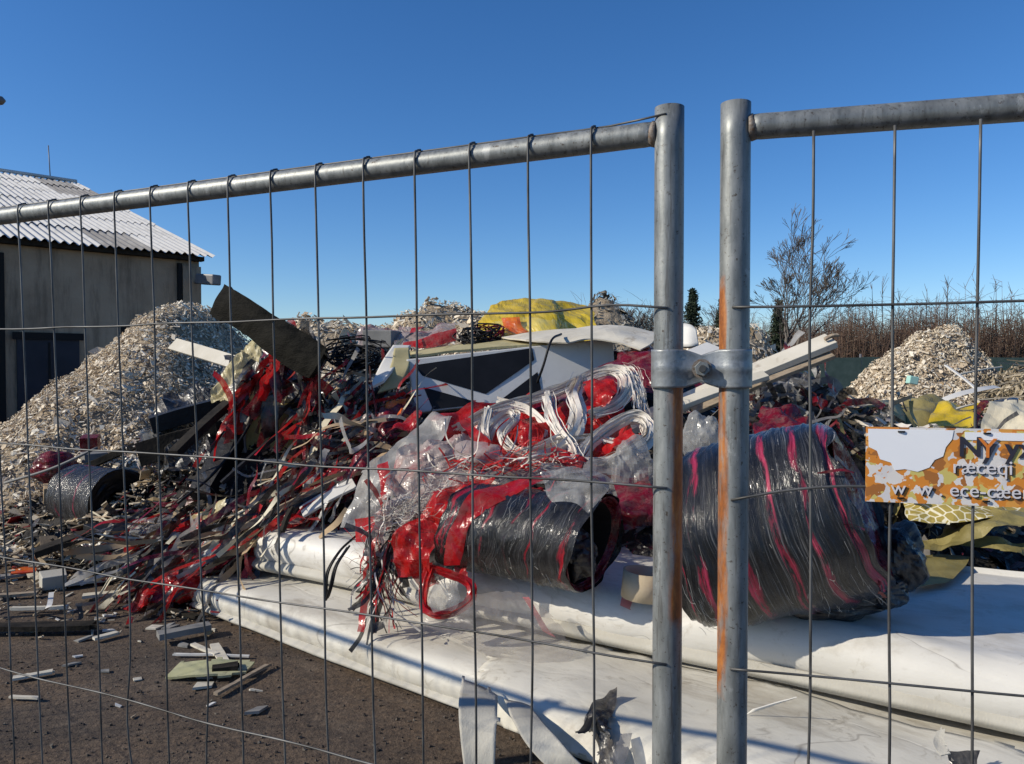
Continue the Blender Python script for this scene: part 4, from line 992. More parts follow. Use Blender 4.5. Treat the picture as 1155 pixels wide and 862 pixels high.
strap_bundle(pl([(548, 500, 4.8), (556, 478, 4.85), (574, 466, 4.9), (580, 472, 4.85), (566, 490, 4.75), (574, 506, 4.65), (610, 516, 4.55), (640, 514, 4.5)]), 12, .014, .013, 'thin white strap ring curling in the red net', 5)
strap_bundle(pl([(535, 505, 4.8), (545, 480, 4.95), (552, 462, 5.0), (548, 485, 4.8), (552, 500, 4.75)]), 14, .014, .014, 'short white strap fold at the left of the red net', 6)
strap_bundle(pl([(590, 512, 4.6), (625, 498, 4.62), (665, 494, 4.66), (700, 502, 4.6), (726, 516, 4.5)]), 16, .016, .014, 'white strap bundle lying flat along the lower edge of the red net', 9)
strap_bundle(pl([(562, 452, 5.1), (596, 462, 5.0), (616, 484, 4.85), (604, 506, 4.7), (572, 512, 4.65)]), 12, .014, .013, 'white strap bundle curling down in the middle of the red net', 10)
strap_bundle(pl([(470, 540, 4.45), (500, 532, 4.45), (535, 540, 4.35), (560, 552, 4.2), (530, 560, 4.2), (490, 562, 4.25)]), 10, .014, .009, 'loose white strands over the pinkish film', 11)
strap_bundle(pl([(700, 420, 5.2), (715, 425, 5.1), (722, 445, 5.0), (724, 462, 4.9)]), 26, .03, .006, 'fine frayed white strands right of the strap arch', 7)
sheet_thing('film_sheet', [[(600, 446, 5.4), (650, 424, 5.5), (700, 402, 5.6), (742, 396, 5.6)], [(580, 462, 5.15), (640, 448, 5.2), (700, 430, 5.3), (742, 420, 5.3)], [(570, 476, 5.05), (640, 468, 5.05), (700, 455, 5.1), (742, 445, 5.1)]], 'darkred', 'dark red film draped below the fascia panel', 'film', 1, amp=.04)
sheet_thing('film_sheet', [[(545, 470, 5.1), (600, 462, 5.1), (655, 458, 5.05), (700, 450, 5.0)], [(540, 492, 4.9), (600, 490, 4.85), (655, 484, 4.85), (715, 476, 4.8)], [(530, 510, 4.75), (600, 515, 4.65), (660, 506, 4.65), (725, 500, 4.65)], [(530, 530, 4.65), (600, 538, 4.55), (665, 528, 4.55), (730, 520, 4.55)]], 'redbright', 'bright red net film spread under the white straps', 'film', 2, 12, .07, 4.5)
sheet_thing('film_sheet', [[(516, 468, 4.95), (530, 470, 4.95)], [(524, 490, 4.75), (545, 492, 4.75)], [(545, 508, 4.6), (580, 512, 4.6)], [(575, 520, 4.5), (600, 528, 4.5)], [(580, 534, 4.42), (598, 538, 4.42)]], 'redbright', 'twisted red film band running down right beside the clear film', 'film', 3, 9, .03, 7)
sheet_thing('film_sheet', [[(655, 432, 5.0), (692, 424, 5.0)], [(660, 446, 4.85), (698, 440, 4.85)], [(664, 458, 4.8), (690, 452, 4.8)]], 'redbright', 'red film patch inside the arch of straps', 'film', 4, 9, .03, 7)
sheet_thing('film_sheet', [[(676, 500, 4.6), (716, 482, 4.66)], [(672, 512, 4.5), (712, 496, 4.55)]], 'redbright', 'red film patch inside the closed strap loop', 'film', 5, 10, .03, 7, .5)
sheet_thing('film_sheet', [[(530, 536, 4.45), (590, 528, 4.4), (650, 522, 4.4), (735, 512, 4.4)], [(520, 548, 4.3), (590, 545, 4.25), (650, 538, 4.25), (735, 535, 4.3)]], 'greyfilm', 'grey film fold stretched along the top of the red rimmed roll', 'film', 6, 10, .04, 5)
sheet_thing('film_sheet', [[(490, 466, 5.1), (515, 470, 5.05)], [(445, 498, 4.85), (500, 500, 4.8)], [(408, 535, 4.7), (455, 540, 4.6)], [(390, 575, 4.6), (432, 580, 4.5)], [(384, 596, 4.6), (428, 594, 4.5)]], 'clearw', 'milky film sheet sloping down to the left of the red net', 'film', 7, 11, .045, 4.5, .8)
sheet_thing('film_sheet', [[(460, 500, 4.75), (500, 490, 4.8), (548, 492, 4.75)], [(440, 525, 4.55), (490, 520, 4.5), (545, 520, 4.5)], [(436, 548, 4.4), (490, 545, 4.35), (540, 540, 4.35)], [(432, 570, 4.3), (480, 565, 4.25), (530, 556, 4.25)]], 'pinkw', 'pinkish white crumpled film above the left end of the red rimmed roll', 'film', 8, 12, .06, 6, 1.2)
sheet_thing('film_sheet', [[(516, 500, 4.6), (535, 498, 4.6), (560, 505, 4.55)], [(512, 510, 4.5), (540, 512, 4.46), (566, 516, 4.45)], [(520, 522, 4.45), (545, 526, 4.4), (566, 528, 4.4)]], 'pinkw', 'small rounded pale film fold beside the twisted red band', 'film', 9, 8, .03, 5, 0)
sheet_thing('film_sheet', [[(426, 522, 4.55), (438, 518, 4.55)], [(427, 540, 4.5), (442, 538, 4.48)], [(430, 566, 4.4), (436, 566, 4.4)]], 'red', 'small red film piece showing through the milky film', 'film', 10, 8, .03, 7, .5)
sheet_thing('film_sheet', [[(590, 548, 4.2), (640, 538, 4.25)], [(510, 568, 4.15), (560, 560, 4.1)], [(450, 590, 4.2), (500, 588, 4.1)], [(425, 600, 4.25), (470, 605, 4.15)]], 'red', 'red film sash stretched over the left end of the red rimmed roll', 'film', 11, 10, .05, 6)
sheet_thing('film_sheet', [[(400, 585, 4.35), (422, 583, 4.32)], [(401, 598, 4.33), (424, 598, 4.3)], [(402, 612, 4.3), (424, 612, 4.28)]], 'redbright', 'small square red film scrap at the edge of the upper roll', 'film', 12, 6, .012, 6, 0)
sheet_thing('film_sheet', [[(500, 570, 4.1), (530, 578, 4.0)], [(498, 595, 4.05), (520, 605, 3.98)], [(508, 630, 4.0), (525, 640, 3.95)], [(515, 660, 3.95), (530, 660, 3.92)]], 'red', 'red film wrinkled down the left end of the red rimmed roll', 'film', 13, 9, .04, 8)
sheet_thing('film_sheet', [[(440, 590, 4.2), (462, 592, 4.18)], [(446, 615, 4.12), (470, 620, 4.1)], [(460, 645, 4.05), (485, 640, 4.03)], [(476, 668, 3.98), (500, 660, 3.98)]], 'red', 'red net strip drooping in front of the black tangle', 'film', 14, 9, .03, 8, 1)
sheet_thing('film_sheet', [[(420, 610, 4.2), (480, 598, 4.2), (520, 592, 4.15)], [(410, 632, 4.18), (475, 625, 4.12), (518, 625, 4.08)], [(425, 655, 4.12), (470, 655, 4.06), (516, 652, 4.02)]], 'blackfilm', 'glossy black film wad at the left end of the red rimmed roll', 'film', 15, 10, .09, 7, 1.4)
strap_bundle(pl([(482, 640, 3.95), (505, 648, 3.92), (530, 660, 3.9), (528, 680, 3.85), (500, 694, 3.8), (480, 688, 3.83), (478, 665, 3.9), (484, 642, 3.95)]), 7, .01, .03, 'red film loop hanging in front of the upper roll', 8, 'red')
sheet_thing('film_sheet', [[(490, 655, 3.93), (515, 650, 3.92)], [(482, 676, 3.85), (522, 674, 3.84)], [(490, 694, 3.8), (512, 692, 3.8)]], 'clear', 'clear film stretched inside the hanging red loop', 'film', 16, 9, .03, 8, .7)
sheet_thing('film_sheet', [[(455, 668, 4.0), (500, 672, 3.9), (560, 664, 3.86), (592, 668, 3.84)], [(470, 690, 3.92), (520, 700, 3.76), (570, 690, 3.72), (630, 700, 3.68)], [(480, 706, 3.86), (540, 722, 3.7), (590, 725, 3.62), (650, 735, 3.58)], [(520, 722, 3.8), (560, 745, 3.65), (600, 750, 3.55), (635, 758, 3.5)]], 'smoky', 'thin smoky film trailing down over the front of both white rolls', 'film', 17, 10, .012, 4, 1.2)
sheet_thing('film_sheet', [[(588, 672, 3.8), (596, 672, 3.8)], [(600, 692, 3.72), (612, 698, 3.71)], [(612, 712, 3.63), (630, 722, 3.6)]], 'pink', 'pink film streak across the front of the upper roll', 'film', 18, 7, .008, 8, .4)
mb = MB(); mb.sheet([[ath(604, 728, .225), ath(622, 726, .225), ath(644, 730, .222)], [ath(606, 744, .222), ath(622, 745, .222), ath(634, 746, .222)], [ath(612, 756, .225), ath(618, 757, .225), ath(624, 755, .225)]], 7, .008, 8, 19, torn=.6); tag(mb.build('film_sheet', 'pink'), 'pink torn film patch on the lower roll under the streak', 'film')
sheet_thing('film_sheet', [[(700, 672, 3.76), (716, 674, 3.75)], [(698, 684, 3.7), (710, 690, 3.69)]], 'pink', 'small pink film tab on the upper roll below the tub', 'film', 20, 7, .006, 8, .4)
sheet_thing('film_sheet', [[(505, 548, 4.15), (565, 533, 4.22)], [(468, 578, 4.06), (522, 570, 4.0)], [(440, 612, 4.05), (492, 612, 3.95)], [(446, 650, 3.98), (484, 652, 3.92)]], 'redbright', 'broad bright red film folded down over the left end of the red rimmed roll', 'film', 101, 10, .05, 6, .8)
sheet_thing('film_sheet', [[(548, 546, 4.02), (640, 533, 4.1)], [(520, 566, 3.9), (590, 553, 3.88)], [(506, 600, 3.88), (536, 590, 3.84)], [(500, 640, 3.86), (518, 640, 3.84)]], 'red', 'long red film fold lying over the top of the red rimmed roll', 'film', 102, 10, .03, 6, .8)
sheet_thing('film_sheet', [[(442, 560, 4.25), (505, 548, 4.2)], [(420, 588, 4.2), (468, 588, 4.1)], [(416, 628, 4.12), (442, 636, 4.05)]], 'pinkw', 'whitish film wad between the red square and the red rimmed roll', 'film', 103, 10, .05, 6, .8)
sheet_thing('film_sheet', [[(620, 500, 4.55), (668, 520, 4.45), (735, 530, 4.4)], [(615, 520, 4.4), (665, 540, 4.3), (735, 552, 4.25)]], 'red', 'red film tucked under the closed strap loop', 'film', 104, 10, .05, 6, .6)
sheet_thing('film_sheet', [[(476, 470, 5.1), (540, 455, 5.3), (600, 440, 5.4)], [(500, 495, 4.9), (545, 480, 5.05), (600, 462, 5.15)]], 'redbright', 'bright red film at the foot of the fascia panel', 'film', 105, 10, .05, 5, .8)
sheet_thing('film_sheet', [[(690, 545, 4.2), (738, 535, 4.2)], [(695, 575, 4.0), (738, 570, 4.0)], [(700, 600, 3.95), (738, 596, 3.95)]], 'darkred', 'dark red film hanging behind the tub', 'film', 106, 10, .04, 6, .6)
rg = random.Random(5)
def tangle(name, pts, n, spread, w_, mts, label, seed, cat='tangle', length=(.2, .6), up=V((0, 1, .4)), jit=.42):
    """mass of strips lying along a path"""
    rg = random.Random(seed); mb = MB(); P = catmull(pts, 12)
    for k in range(n):
        mb.m = rg.randrange(len(mts)); i = rg.randrange(len(P) - 1); p = P[i] + V((rg.gauss(0, spread[0]), rg.gauss(0, spread[1]), rg.gauss(0, spread[2])))
        d = (P[i + 1] - P[i]).normalized() * rg.choice((1, 1, -1)); L = rg.uniform(*length); Q = [p]
        for j in range(6):
            d = (d + V((rg.gauss(0, jit), rg.gauss(0, jit), rg.gauss(-.03, jit)))).normalized(); Q.append(Q[-1] + d * L / 6)
        mb.ribbon(catmull(Q, 3), w_ * rg.uniform(.3, 1.5), up, rg.gauss(0, 2), rg.uniform(0, 3.14))
    return tag(mb.build(name, mts), label, cat)
tangle('string_tangle', pl([(445, 585, 4.15), (480, 570, 4.15), (515, 560, 4.2)]), 380, (.06, .05, .04), .0028, ['string', 'strap', 'string'], 'tangle of white string over the left end of the red rimmed roll', 3, length=(.08, .28))
tangle('string_tangle', pl([(432, 605, 4.18), (425, 640, 4.1), (436, 672, 4.02)]), 80, (.03, .03, .03), .007, ['string', 'blackfilm', 'strap', 'red'], 'bunch of grey and red strings hanging over the upper roll', 4, length=(.15, .35), jit=.2)
tangle('film_tangle', pl([(448, 596, 4.15), (440, 625, 4.12), (428, 655, 4.08), (424, 672, 4.04)]), 60, (.06, .04, .03), .032, ['blackfilm', 'blackfilm', 'red', 'blackfilm'], 'black and grey film tangle on the edge of the upper roll', 5, length=(.12, .3), jit=.22)
tangle('film_tangle', pl([(500, 530, 4.4), (560, 524, 4.4), (630, 520, 4.4)]), 130, (.12, .06, .03), .008, ['string', 'redbright', 'strap', 'redbright'], 'shredded white and red strands under the red net', 6, length=(.15, .4))
# black band loop on the upper roll
mb = MB(); Q = pl([(400, 606, 4.62), (383, 622, 4.4), (368, 648, 4.3), (367, 676, 4.28), (372, 664, 4.24), (378, 640, 4.26), (392, 618, 4.38)])
mb.tube(catmull(Q, 8), .008, 6); mb.tube(catmull([p + V((.012, 0, .012)) for p in Q], 8), .006, 6); tag(mb.build('rubber_band', 'cable'), 'black rubber band looped over the left part of the upper roll', 'band')
mb = MB(); mb.tube(catmull(pl([(606, 432, 6.1), (613, 412, 6.05), (622, 384, 6.1), (633, 377, 6.4)]), 6), .01, 6); tag(mb.build('cable', 'cable'), 'thin black cable bent over the fascia panel', 'cable')

# ------------------------------------------------------------------ boards behind the posts
def board(name, a, b, w_, t_, mt, label, cat='board', up=V((0, 0, 1)), seg=6, wob=.01, group=None, bev=.004):
    mb = MB(); mb.beam(a, b, w_, t_, up, seg, wob); return tag(mb.build(name, mt, bevel=bev), label, cat, group)
UPB = V((0, -.45, 1))
board('plank', at(690, 490, 5.5), at(938, 384, 5.5), .16, .05, 'creambd', 'long cream board with a broken tip, topmost of the three right of the posts', up=UPB)
board('plank', at(780, 463, 5.42), at(937, 399, 5.46), .12, .03, 'wood', 'dark brown lath under the longest cream board', up=UPB)
board('plank', at(742, 466, 5.2), at(864, 423, 5.3), .09, .035, 'creambd', 'short cream board lowest of the three right of the posts', up=UPB)
board('plank', at(930, 383, 5.45), at(946, 378, 5.45), .03, .02, 'wood', 'splinter sticking out of the tip of the longest cream board', up=UPB)
board('plank', at(630, 452, 5.7), at(745, 398, 5.6), .06, .035, 'whitebd', 'narrow white rail rising to the left fence post', up=UPB)
board('plank', at(745, 422, 5.9), at(808, 392, 6.2), .2, .03, 'whitebd', 'short white plank between the posts under the clamp', up=UPB)
mb = MB(); mb.sheet([[at(764, 366, 6.9), at(778, 367, 6.8), at(786, 372, 6.75)], [at(764, 392, 6.8), at(778, 393, 6.7), at(787, 391, 6.7)]], 6, .005, 3, 3, smooth=True, thick=.03); tag(mb.build('curved_sheet', 'whitebd'), 'curved white sheet end between the two fence posts', 'sheet')
sheet_thing('film_sheet', [[(850, 425, 6.4), (885, 415, 6.4), (930, 440, 6.3)], [(850, 450, 6.0), (900, 450, 5.9), (950, 470, 5.8)], [(850, 478, 5.6), (905, 480, 5.4), (950, 488, 5.4)]], 'blackfilm', 'black film sheet behind the biggest roll under the cream boards', 'film', 30, 10, .1, 4)
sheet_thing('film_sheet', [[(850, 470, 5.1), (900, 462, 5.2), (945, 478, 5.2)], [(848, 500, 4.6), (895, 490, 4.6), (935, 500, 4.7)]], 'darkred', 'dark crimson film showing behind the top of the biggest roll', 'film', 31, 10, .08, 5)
tangle('film_tangle', pl([(860, 440, 5.9), (900, 460, 5.7), (945, 480, 5.5)]), 110, (.2, .12, .1), .05, ['blackfilm', 'darkred', 'greyfilm', 'clearw'], 'shredded black and grey strips behind the biggest roll', 12)
board('plank', at(905, 436, 6.2), at(950, 476, 5.8), .05, .03, 'darkwood', 'dark lath sloping behind the biggest roll')
# right side items
mb = MB(); c0 = at(982, 470, 5.9); arc = []
def half_pipe(a, b, r, t_, ang0, ang1, mt, name, label, cat):
    a, b = V(a), V(b); tdir = (b - a).normalized(); s_ = tdir.cross(V((0, 0, 1))).normalized(); up = s_.cross(tdir); mb = MB(); n = 20; base = 0
    for (c, rr) in ((a, r), (b, r), (b, r - t_), (a, r - t_)):
        for k in range(n + 1):
            g = ang0 + (ang1 - ang0) * k / n; mb.v.append(c + (s_ * math.cos(g) + up * math.sin(g)) * rr)
    for j in range(4):
        for k in range(n): p = j * (n + 1); q = ((j + 1) % 4) * (n + 1); mb.face((p + k, p + k + 1, q + k + 1, q + k), True)
    mb.face((0, n + 1, 2 * (n + 1), 3 * (n + 1))); mb.face((n, 3 * (n + 1) + n, 2 * (n + 1) + n, n + 1 + n))
    return tag(mb.build(name, mt), label, cat)
half_pipe(at(982, 486, 5.7), at(1000, 476, 6.6), .19, .018, 0, math.pi, 'olivebd', 'half_pipe', 'beige half pipe arched open towards the camera behind the sign', 'pipe')
RZ = V((0, 0, 0))
sheet_thing('tarp_sheet', [[(1020, 452, 6.6), (1050, 444, 6.7), (1080, 450, 6.6)], [(1010, 468, 6.2), (1045, 462, 6.2), (1075, 466, 6.2)], [(1015, 486, 5.9), (1045, 484, 5.9), (1075, 484, 5.9)]], 'olive', 'olive tarp heap between the half pipe and the yellow sheet', 'tarp', 41, 8, .05, 4, .5)
sheet_thing('film_sheet', [[(1058, 456, 6.2), (1090, 454, 6.2), (1112, 452, 6.2)], [(1045, 472, 5.9), (1085, 470, 5.9), (1105, 468, 5.9)], [(1050, 480, 5.7), (1085, 482, 5.7), (1102, 478, 5.7)]], 'yellow', 'small yellow sheet on the right above the sign', 'film', 42, 8, .04, 4, .5)
sheet_thing('film_sheet', [[(1106, 450, 6.0), (1118, 452, 6.0)], [(1098, 466, 5.85), (1108, 468, 5.85)], [(1094, 480, 5.7), (1104, 482, 5.7)]], 'darkred', 'dark red strip beside the small yellow sheet', 'film', 43, 8, .02, 6, .3)
sheet_thing('paper_sheet', [[(1112, 458, 6.0), (1140, 452, 6.1), (1190, 450, 6.1)], [(1105, 474, 5.8), (1140, 470, 5.8), (1190, 468, 5.8)], [(1100, 490, 5.6), (1140, 490, 5.6), (1190, 488, 5.6)]], 'beigecloth', 'beige sheet at the right edge above the sign', 'sheet', 44, 8, .04, 4, .5)
sheet_thing('film_sheet', [[(1120, 452, 6.2), (1150, 446, 6.2)], [(1118, 462, 5.95), (1150, 458, 5.95)]], 'blackfilm', 'black film scrap on top of the beige sheet', 'film', 45, 8, .03, 5, .6)
board('lath', at(1066, 412, 7.6), at(1102, 440, 7.2), .03, .015, 'whitebd', 'thin white lath leaning left of the straw heap', 'lath')
mb = MB(); mb.ribbon(catmull(pl([(1055, 455, 6.9), (1080, 445, 6.9), (1110, 438, 7.0), (1125, 436, 7.2)]), 6), .07, V((0, -.4, 1))); tag(mb.build('white_strip', 'whitebd'), 'curved white strip sweeping right under the straw heap', 'strip')
board('lath', at(1076, 424, 7.8), at(1130, 414, 8.0), .025, .015, 'creambd', 'pale lath lying across the left side of the straw heap', 'lath')
board('lath', at(1062, 468, 6.0), at(1100, 456, 6.1), .03, .012, 'creambd', 'small pale lath lying on the yellow sheet', 'lath')
mb = MB(); mb.beam(at(1024, 428, 9.6), at(1034, 430, 9.6), .1, .1); tag(mb.build('foam_block', mat('mint foam', [(.3, .55, .48), (.4, .62, .55)], 6, .7), bevel=.01), 'small mint green block lying on the right flake heap', 'block')
sheet_thing('net_sack', [[(1020, 556, 4.9), (1070, 548, 5.0), (1130, 546, 5.0), (1180, 546, 5.0)], [(1015, 576, 4.6), (1070, 570, 4.6), (1130, 565, 4.6), (1180, 568, 4.6)], [(1025, 592, 4.45), (1070, 594, 4.4), (1130, 588, 4.4), (1180, 588, 4.4)]], 'netsack', 'yellow sack under a pale net below the sign', 'sack', 46, 9, .04, 4, .5)
sheet_thing('tarp_sheet', [[(1060, 590, 4.7), (1100, 572, 4.9), (1150, 560, 5.0), (1200, 556, 5.0)], [(1050, 604, 4.45), (1100, 590, 4.4), (1150, 580, 4.4), (1200, 575, 4.4)], [(1045, 618, 4.3), (1100, 608, 4.25), (1150, 600, 4.2), (1200, 598, 4.2)]], 'olive', 'olive yellow tarp folded below the net sack', 'tarp', 47, 9, .06, 4, .4)
sheet_thing('tarp_sheet', [[(1030, 608, 4.5), (1090, 602, 4.4), (1150, 606, 4.3), (1200, 606, 4.3)], [(1035, 622, 4.35), (1090, 618, 4.3), (1150, 624, 4.2), (1200, 628, 4.2)]], 'olive', 'brownish lower fold of tarp along the back of the upper roll', 'tarp', 48, 9, .04, 4, .4)
mb = MB(); Q = [ath(1030, 628, .52), ath(1062, 622, .52), ath(1102, 626, .515), ath(1096, 640, .515), ath(1068, 660, .515), ath(1040, 672, .515), ath(1020, 668, .52)]
mb.sheet([[ath(1025, 630, .53), ath(1062, 622, .53), ath(1102, 627, .525)], [ath(1022, 650, .52), ath(1058, 642, .52), ath(1088, 644, .518)], [ath(1020, 668, .515), ath(1045, 664, .515), ath(1066, 660, .515)]], 7, .012, 5, 4, torn=.3); tag(mb.build('film_sheet', 'olive'), 'flat olive film sheet lying in shade right of the biggest roll', 'film')
# low mixed rubbish mid right
tangle('film_tangle', pl([(905, 500, 5.2), (960, 490, 5.6), (1010, 500, 5.4)]), 130, (.18, .15, .08), .03, ['straw', 'greyfilm', 'blackfilm', 'strap'], 'grey and straw coloured shreds right of the biggest roll', 13)
tangle('film_tangle', pl([(1000, 500, 5.3), (1020, 540, 4.9), (1080, 545, 5.0)]), 120, (.15, .12, .08), .04, ['straw', 'olive', 'blackfilm'], 'dark shreds behind the sign', 14)

# ------------------------------------------------------------------ left slope: gutter, drum, timbers, red film
mb = MB(); mb.sheet([[at(254, 322, 6.35), at(282, 341, 6.2), at(318, 365, 6.05), at(346, 380, 5.95), at(374, 398, 5.85)], [at(246, 338, 6.28), at(280, 356, 6.12), at(312, 378, 5.97), at(338, 396, 5.87), at(366, 416, 5.77)], [at(239, 353, 6.32), at(272, 372, 6.17), at(304, 396, 6.02), at(330, 414, 5.92), at(354, 430, 5.82)]], 10, .02, 5, 12, torn=.55, thick=.06)
tag(mb.build('timber_slab', 'slabshade'), 'dark rough timber slab propped up towards the left, sharp against the sky', 'slab')
dr = empty('drum', at(312, 500, 6.2), 'olive drum lying on its side with its round end showing among dark waste', 'drum')
dd = V((.18, 1, .1)).normalized(); dc = at(312, 500, 6.15)
mb = MB(); mb.tube([dc, dc + dd * .7], .29, 36); mb.build('shell', 'olive', dr)
mb = MB(); mb.pipe(dc - dd * .025, dc + dd * .02, .305, .265, 36); mb.build('rim', 'greybd', dr)
board('beam', at(196, 512, 5.7), at(262, 452, 6.3), .09, .06, 'darkwood', 'dark square beam rising to the right in front of the pale heap', 'beam')
board('plank', at(195, 388, 9), at(280, 414, 8.2), .16, .03, 'creambd', 'pale board sticking out of the large heap', up=V((0, -1, .6)))
for i, (a, b, w_, t_, lb) in enumerate((((170, 480, 6.6), (260, 455, 6.9), .25, .14, 'black timber lying below the pale board'), ((160, 512, 6.4), (250, 488, 6.5), .22, .2, 'thick black timber above the left wrapped roll'), ((225, 560, 5.8), (282, 470, 6.4), .18, .1, 'steep black timber right of the grey beam'), ((40, 624, 5.8), (175, 578, 6.2), .2, .05, 'black plank lying in front of the left wrapped roll'), ((110, 592, 6.0), (186, 622, 5.5), .22, .04, 'black plank crossing in front of the left wrapped roll'), ((60, 545, 7.0), (180, 492, 7.0), .12, .06, 'thin black timber behind the left wrapped roll'), ((250, 545, 5.7), (330, 478, 6.0), .05, .03, 'slim black lath across the drum'))):
    board('timber', at(*a), at(*b), w_, t_, 'darkwood' if i % 2 else 'blackpl', lb, 'timber')
sheet_thing('film_sheet', [[(165, 462, 7.2), (215, 440, 7.4), (270, 448, 7.0)], [(170, 500, 6.6), (220, 480, 6.6), (280, 480, 6.5)], [(175, 540, 6.2), (230, 525, 6.2), (300, 520, 6.1)]], 'blackfilm', 'black film darkening the shadowed hollow left of the drum', 'film', 50, 10, .12, 3.5)  # black sheet put in for the shade among the debris
sheet_thing('film_sheet', [[(250, 400, 7.0), (300, 392, 6.9), (365, 420, 6.4)], [(255, 450, 6.7), (310, 440, 6.5), (370, 450, 6.2)], [(270, 490, 6.5), (320, 480, 6.4), (370, 480, 6.1)]], 'blackfilm', 'black film hanging under the dark slab', 'film', 51, 10, .1, 4)
sheet_thing('film_sheet', [[(282, 384, 6.7), (302, 392, 6.6)], [(262, 410, 6.5), (286, 412, 6.4)], [(240, 436, 6.4), (270, 436, 6.3)], [(237, 456, 6.3), (262, 452, 6.2)]], 'yellowpale', 'pale yellow film hanging under the high end of the dark slab', 'film', 52, 9, .05, 6, .6)
for i, (L, lb, mt, w_) in enumerate((([(306, 392, 6.3), (292, 420, 6.15), (276, 446, 6.1), (262, 470, 6.05)], 'red film strands hanging left under the dark slab', 'darkred', .07), ([(322, 398, 6.1), (312, 430, 6.0), (300, 452, 6.0)], 'dark pink film strand hanging under the middle of the dark slab', 'darkred', .09), ([(345, 410, 6.0), (350, 440, 5.95), (340, 470, 5.9)], 'red film strands below the low end of the dark slab', 'darkred', .06))):
    tangle('film_tangle', pl(L), 34, (.04, .04, .04), w_, [mt, 'red', 'blackfilm'], lb, 60 + i, length=(.2, .5), jit=.2)
slope = [([(440, 478, 5.95), (420, 492, 5.85), (385, 520, 5.7)], 'upper slope of red and black film strips left of the milky film', 71), ([(420, 480, 5.9), (380, 530, 5.6), (330, 570, 5.4)], 'middle slope of red and black film strips', 72), ([(350, 545, 5.6), (290, 600, 5.3), (230, 640, 5.15)], 'lower slope of red strips above the left end of the white rolls', 73), ([(250, 590, 5.6), (200, 640, 5.3), (165, 685, 5.1)], 'red film strips spilling to the ground left of the white rolls', 74), ([(405, 430, 6.5), (390, 448, 6.4), (378, 482, 6.1)], 'dark strips hanging right of the dark slab', 75), ([(230, 570, 6.0), (200, 590, 5.8), (170, 600, 5.7)], 'grey and red strips right of the left wrapped roll', 76)]
for L, lb, sd in slope:
    tangle('film_tangle', pl(L), 110, (.15, .14, .06), .035, ['blackfilm', 'darkred', 'blackfilm', 'blackfilm', 'beigecloth', 'darkred', 'greyfilm', 'red', 'cardboard', 'blackfilm', 'clearw'], lb, sd, length=(.25, .8), jit=.24)  # colours weighted to black, partly for the shade lying on the slope
SH = [([[(455, 445, 6.1), (480, 462, 5.9)], [(420, 470, 5.9), (450, 490, 5.7)], [(395, 500, 5.7), (420, 520, 5.5)]], 'darkred', 'dark red film across the top of the slope under the fascia panel'),
      ([[(370, 510, 5.7), (395, 525, 5.5)], [(330, 545, 5.5), (350, 560, 5.3)], [(290, 580, 5.4), (310, 595, 5.2)]], 'red', 'long red film band running down the middle of the slope'),
      ([[(330, 480, 6.0), (352, 490, 5.9)], [(340, 520, 5.7), (362, 525, 5.6)], [(310, 560, 5.5), (330, 565, 5.4)]], 'darkred', 'dark red film beside the drum'),
      ([[(205, 580, 5.7), (235, 575, 5.7)], [(190, 605, 5.5), (222, 610, 5.4)], [(175, 625, 5.4), (205, 630, 5.3)]], 'redbright', 'bright red film piece right of the left wrapped roll'),
      ([[(190, 640, 5.35), (235, 610, 5.3)], [(160, 665, 5.2), (210, 645, 5.1)], [(140, 692, 5.0), (190, 680, 4.95)]], 'red', 'red film spread on the ground at the foot of the slope'),
      ([[(150, 672, 5.1), (178, 660, 5.1)], [(138, 690, 4.98), (168, 688, 4.95)]], 'redbright', 'bright red film tip lying furthest left on the ground'),
      ([[(235, 575, 5.75), (262, 560, 5.7)], [(215, 595, 5.6), (240, 590, 5.5)]], 'yellowpale', 'pale film scrap among the red strips right of the left roll'),
      ([[(160, 598, 5.8), (182, 580, 5.9)], [(150, 612, 5.6), (176, 602, 5.6)]], 'clearw', 'grey white film scrap against the end of the left wrapped roll'),
      ([[(230, 600, 5.45), (262, 590, 5.4)], [(222, 618, 5.3), (250, 612, 5.25)]], 'clear', 'clear film scrap lying on the lower slope'),
      ([[(395, 520, 5.4), (425, 500, 5.4)], [(378, 545, 5.2), (410, 535, 5.2)]], 'darkred', 'crimson film left of the milky film'),
      ([[(75, 612, 6.0), (112, 608, 5.9)], [(72, 622, 5.8), (110, 624, 5.7)]], 'clearw', 'pale film wad under the crossing black planks'),
      ([[(103, 620, 5.75), (140, 626, 5.6)], [(100, 632, 5.6), (138, 638, 5.45)]], 'darkred', 'red film wad under the crossing black planks'),
      ([[(118, 634, 5.6), (158, 622, 5.5)], [(120, 648, 5.4), (160, 640, 5.35)]], 'clearw', 'pale film scrap in front of the crossing black planks'),
      ([[(152, 490, 6.6), (178, 480, 6.7)], [(156, 520, 6.4), (182, 512, 6.4)]], 'clearw', 'small white wad of film above the left wrapped roll'),
      ([[(452, 470, 5.6), (478, 462, 5.6)], [(440, 492, 5.3), (470, 486, 5.3)]], 'red', 'red film under the left corner of the fascia panel'),
      ([[(405, 370, 7.6), (450, 365, 7.6)], [(395, 392, 7.2), (440, 392, 7.1)]], 'pinkw', 'pale film behind the grey box'),
      ([[(700, 395, 6.3), (745, 385, 6.3)], [(690, 412, 6.0), (745, 402, 6.0)]], 'darkred', 'dark red film beside the bent white sheet at the left post')]
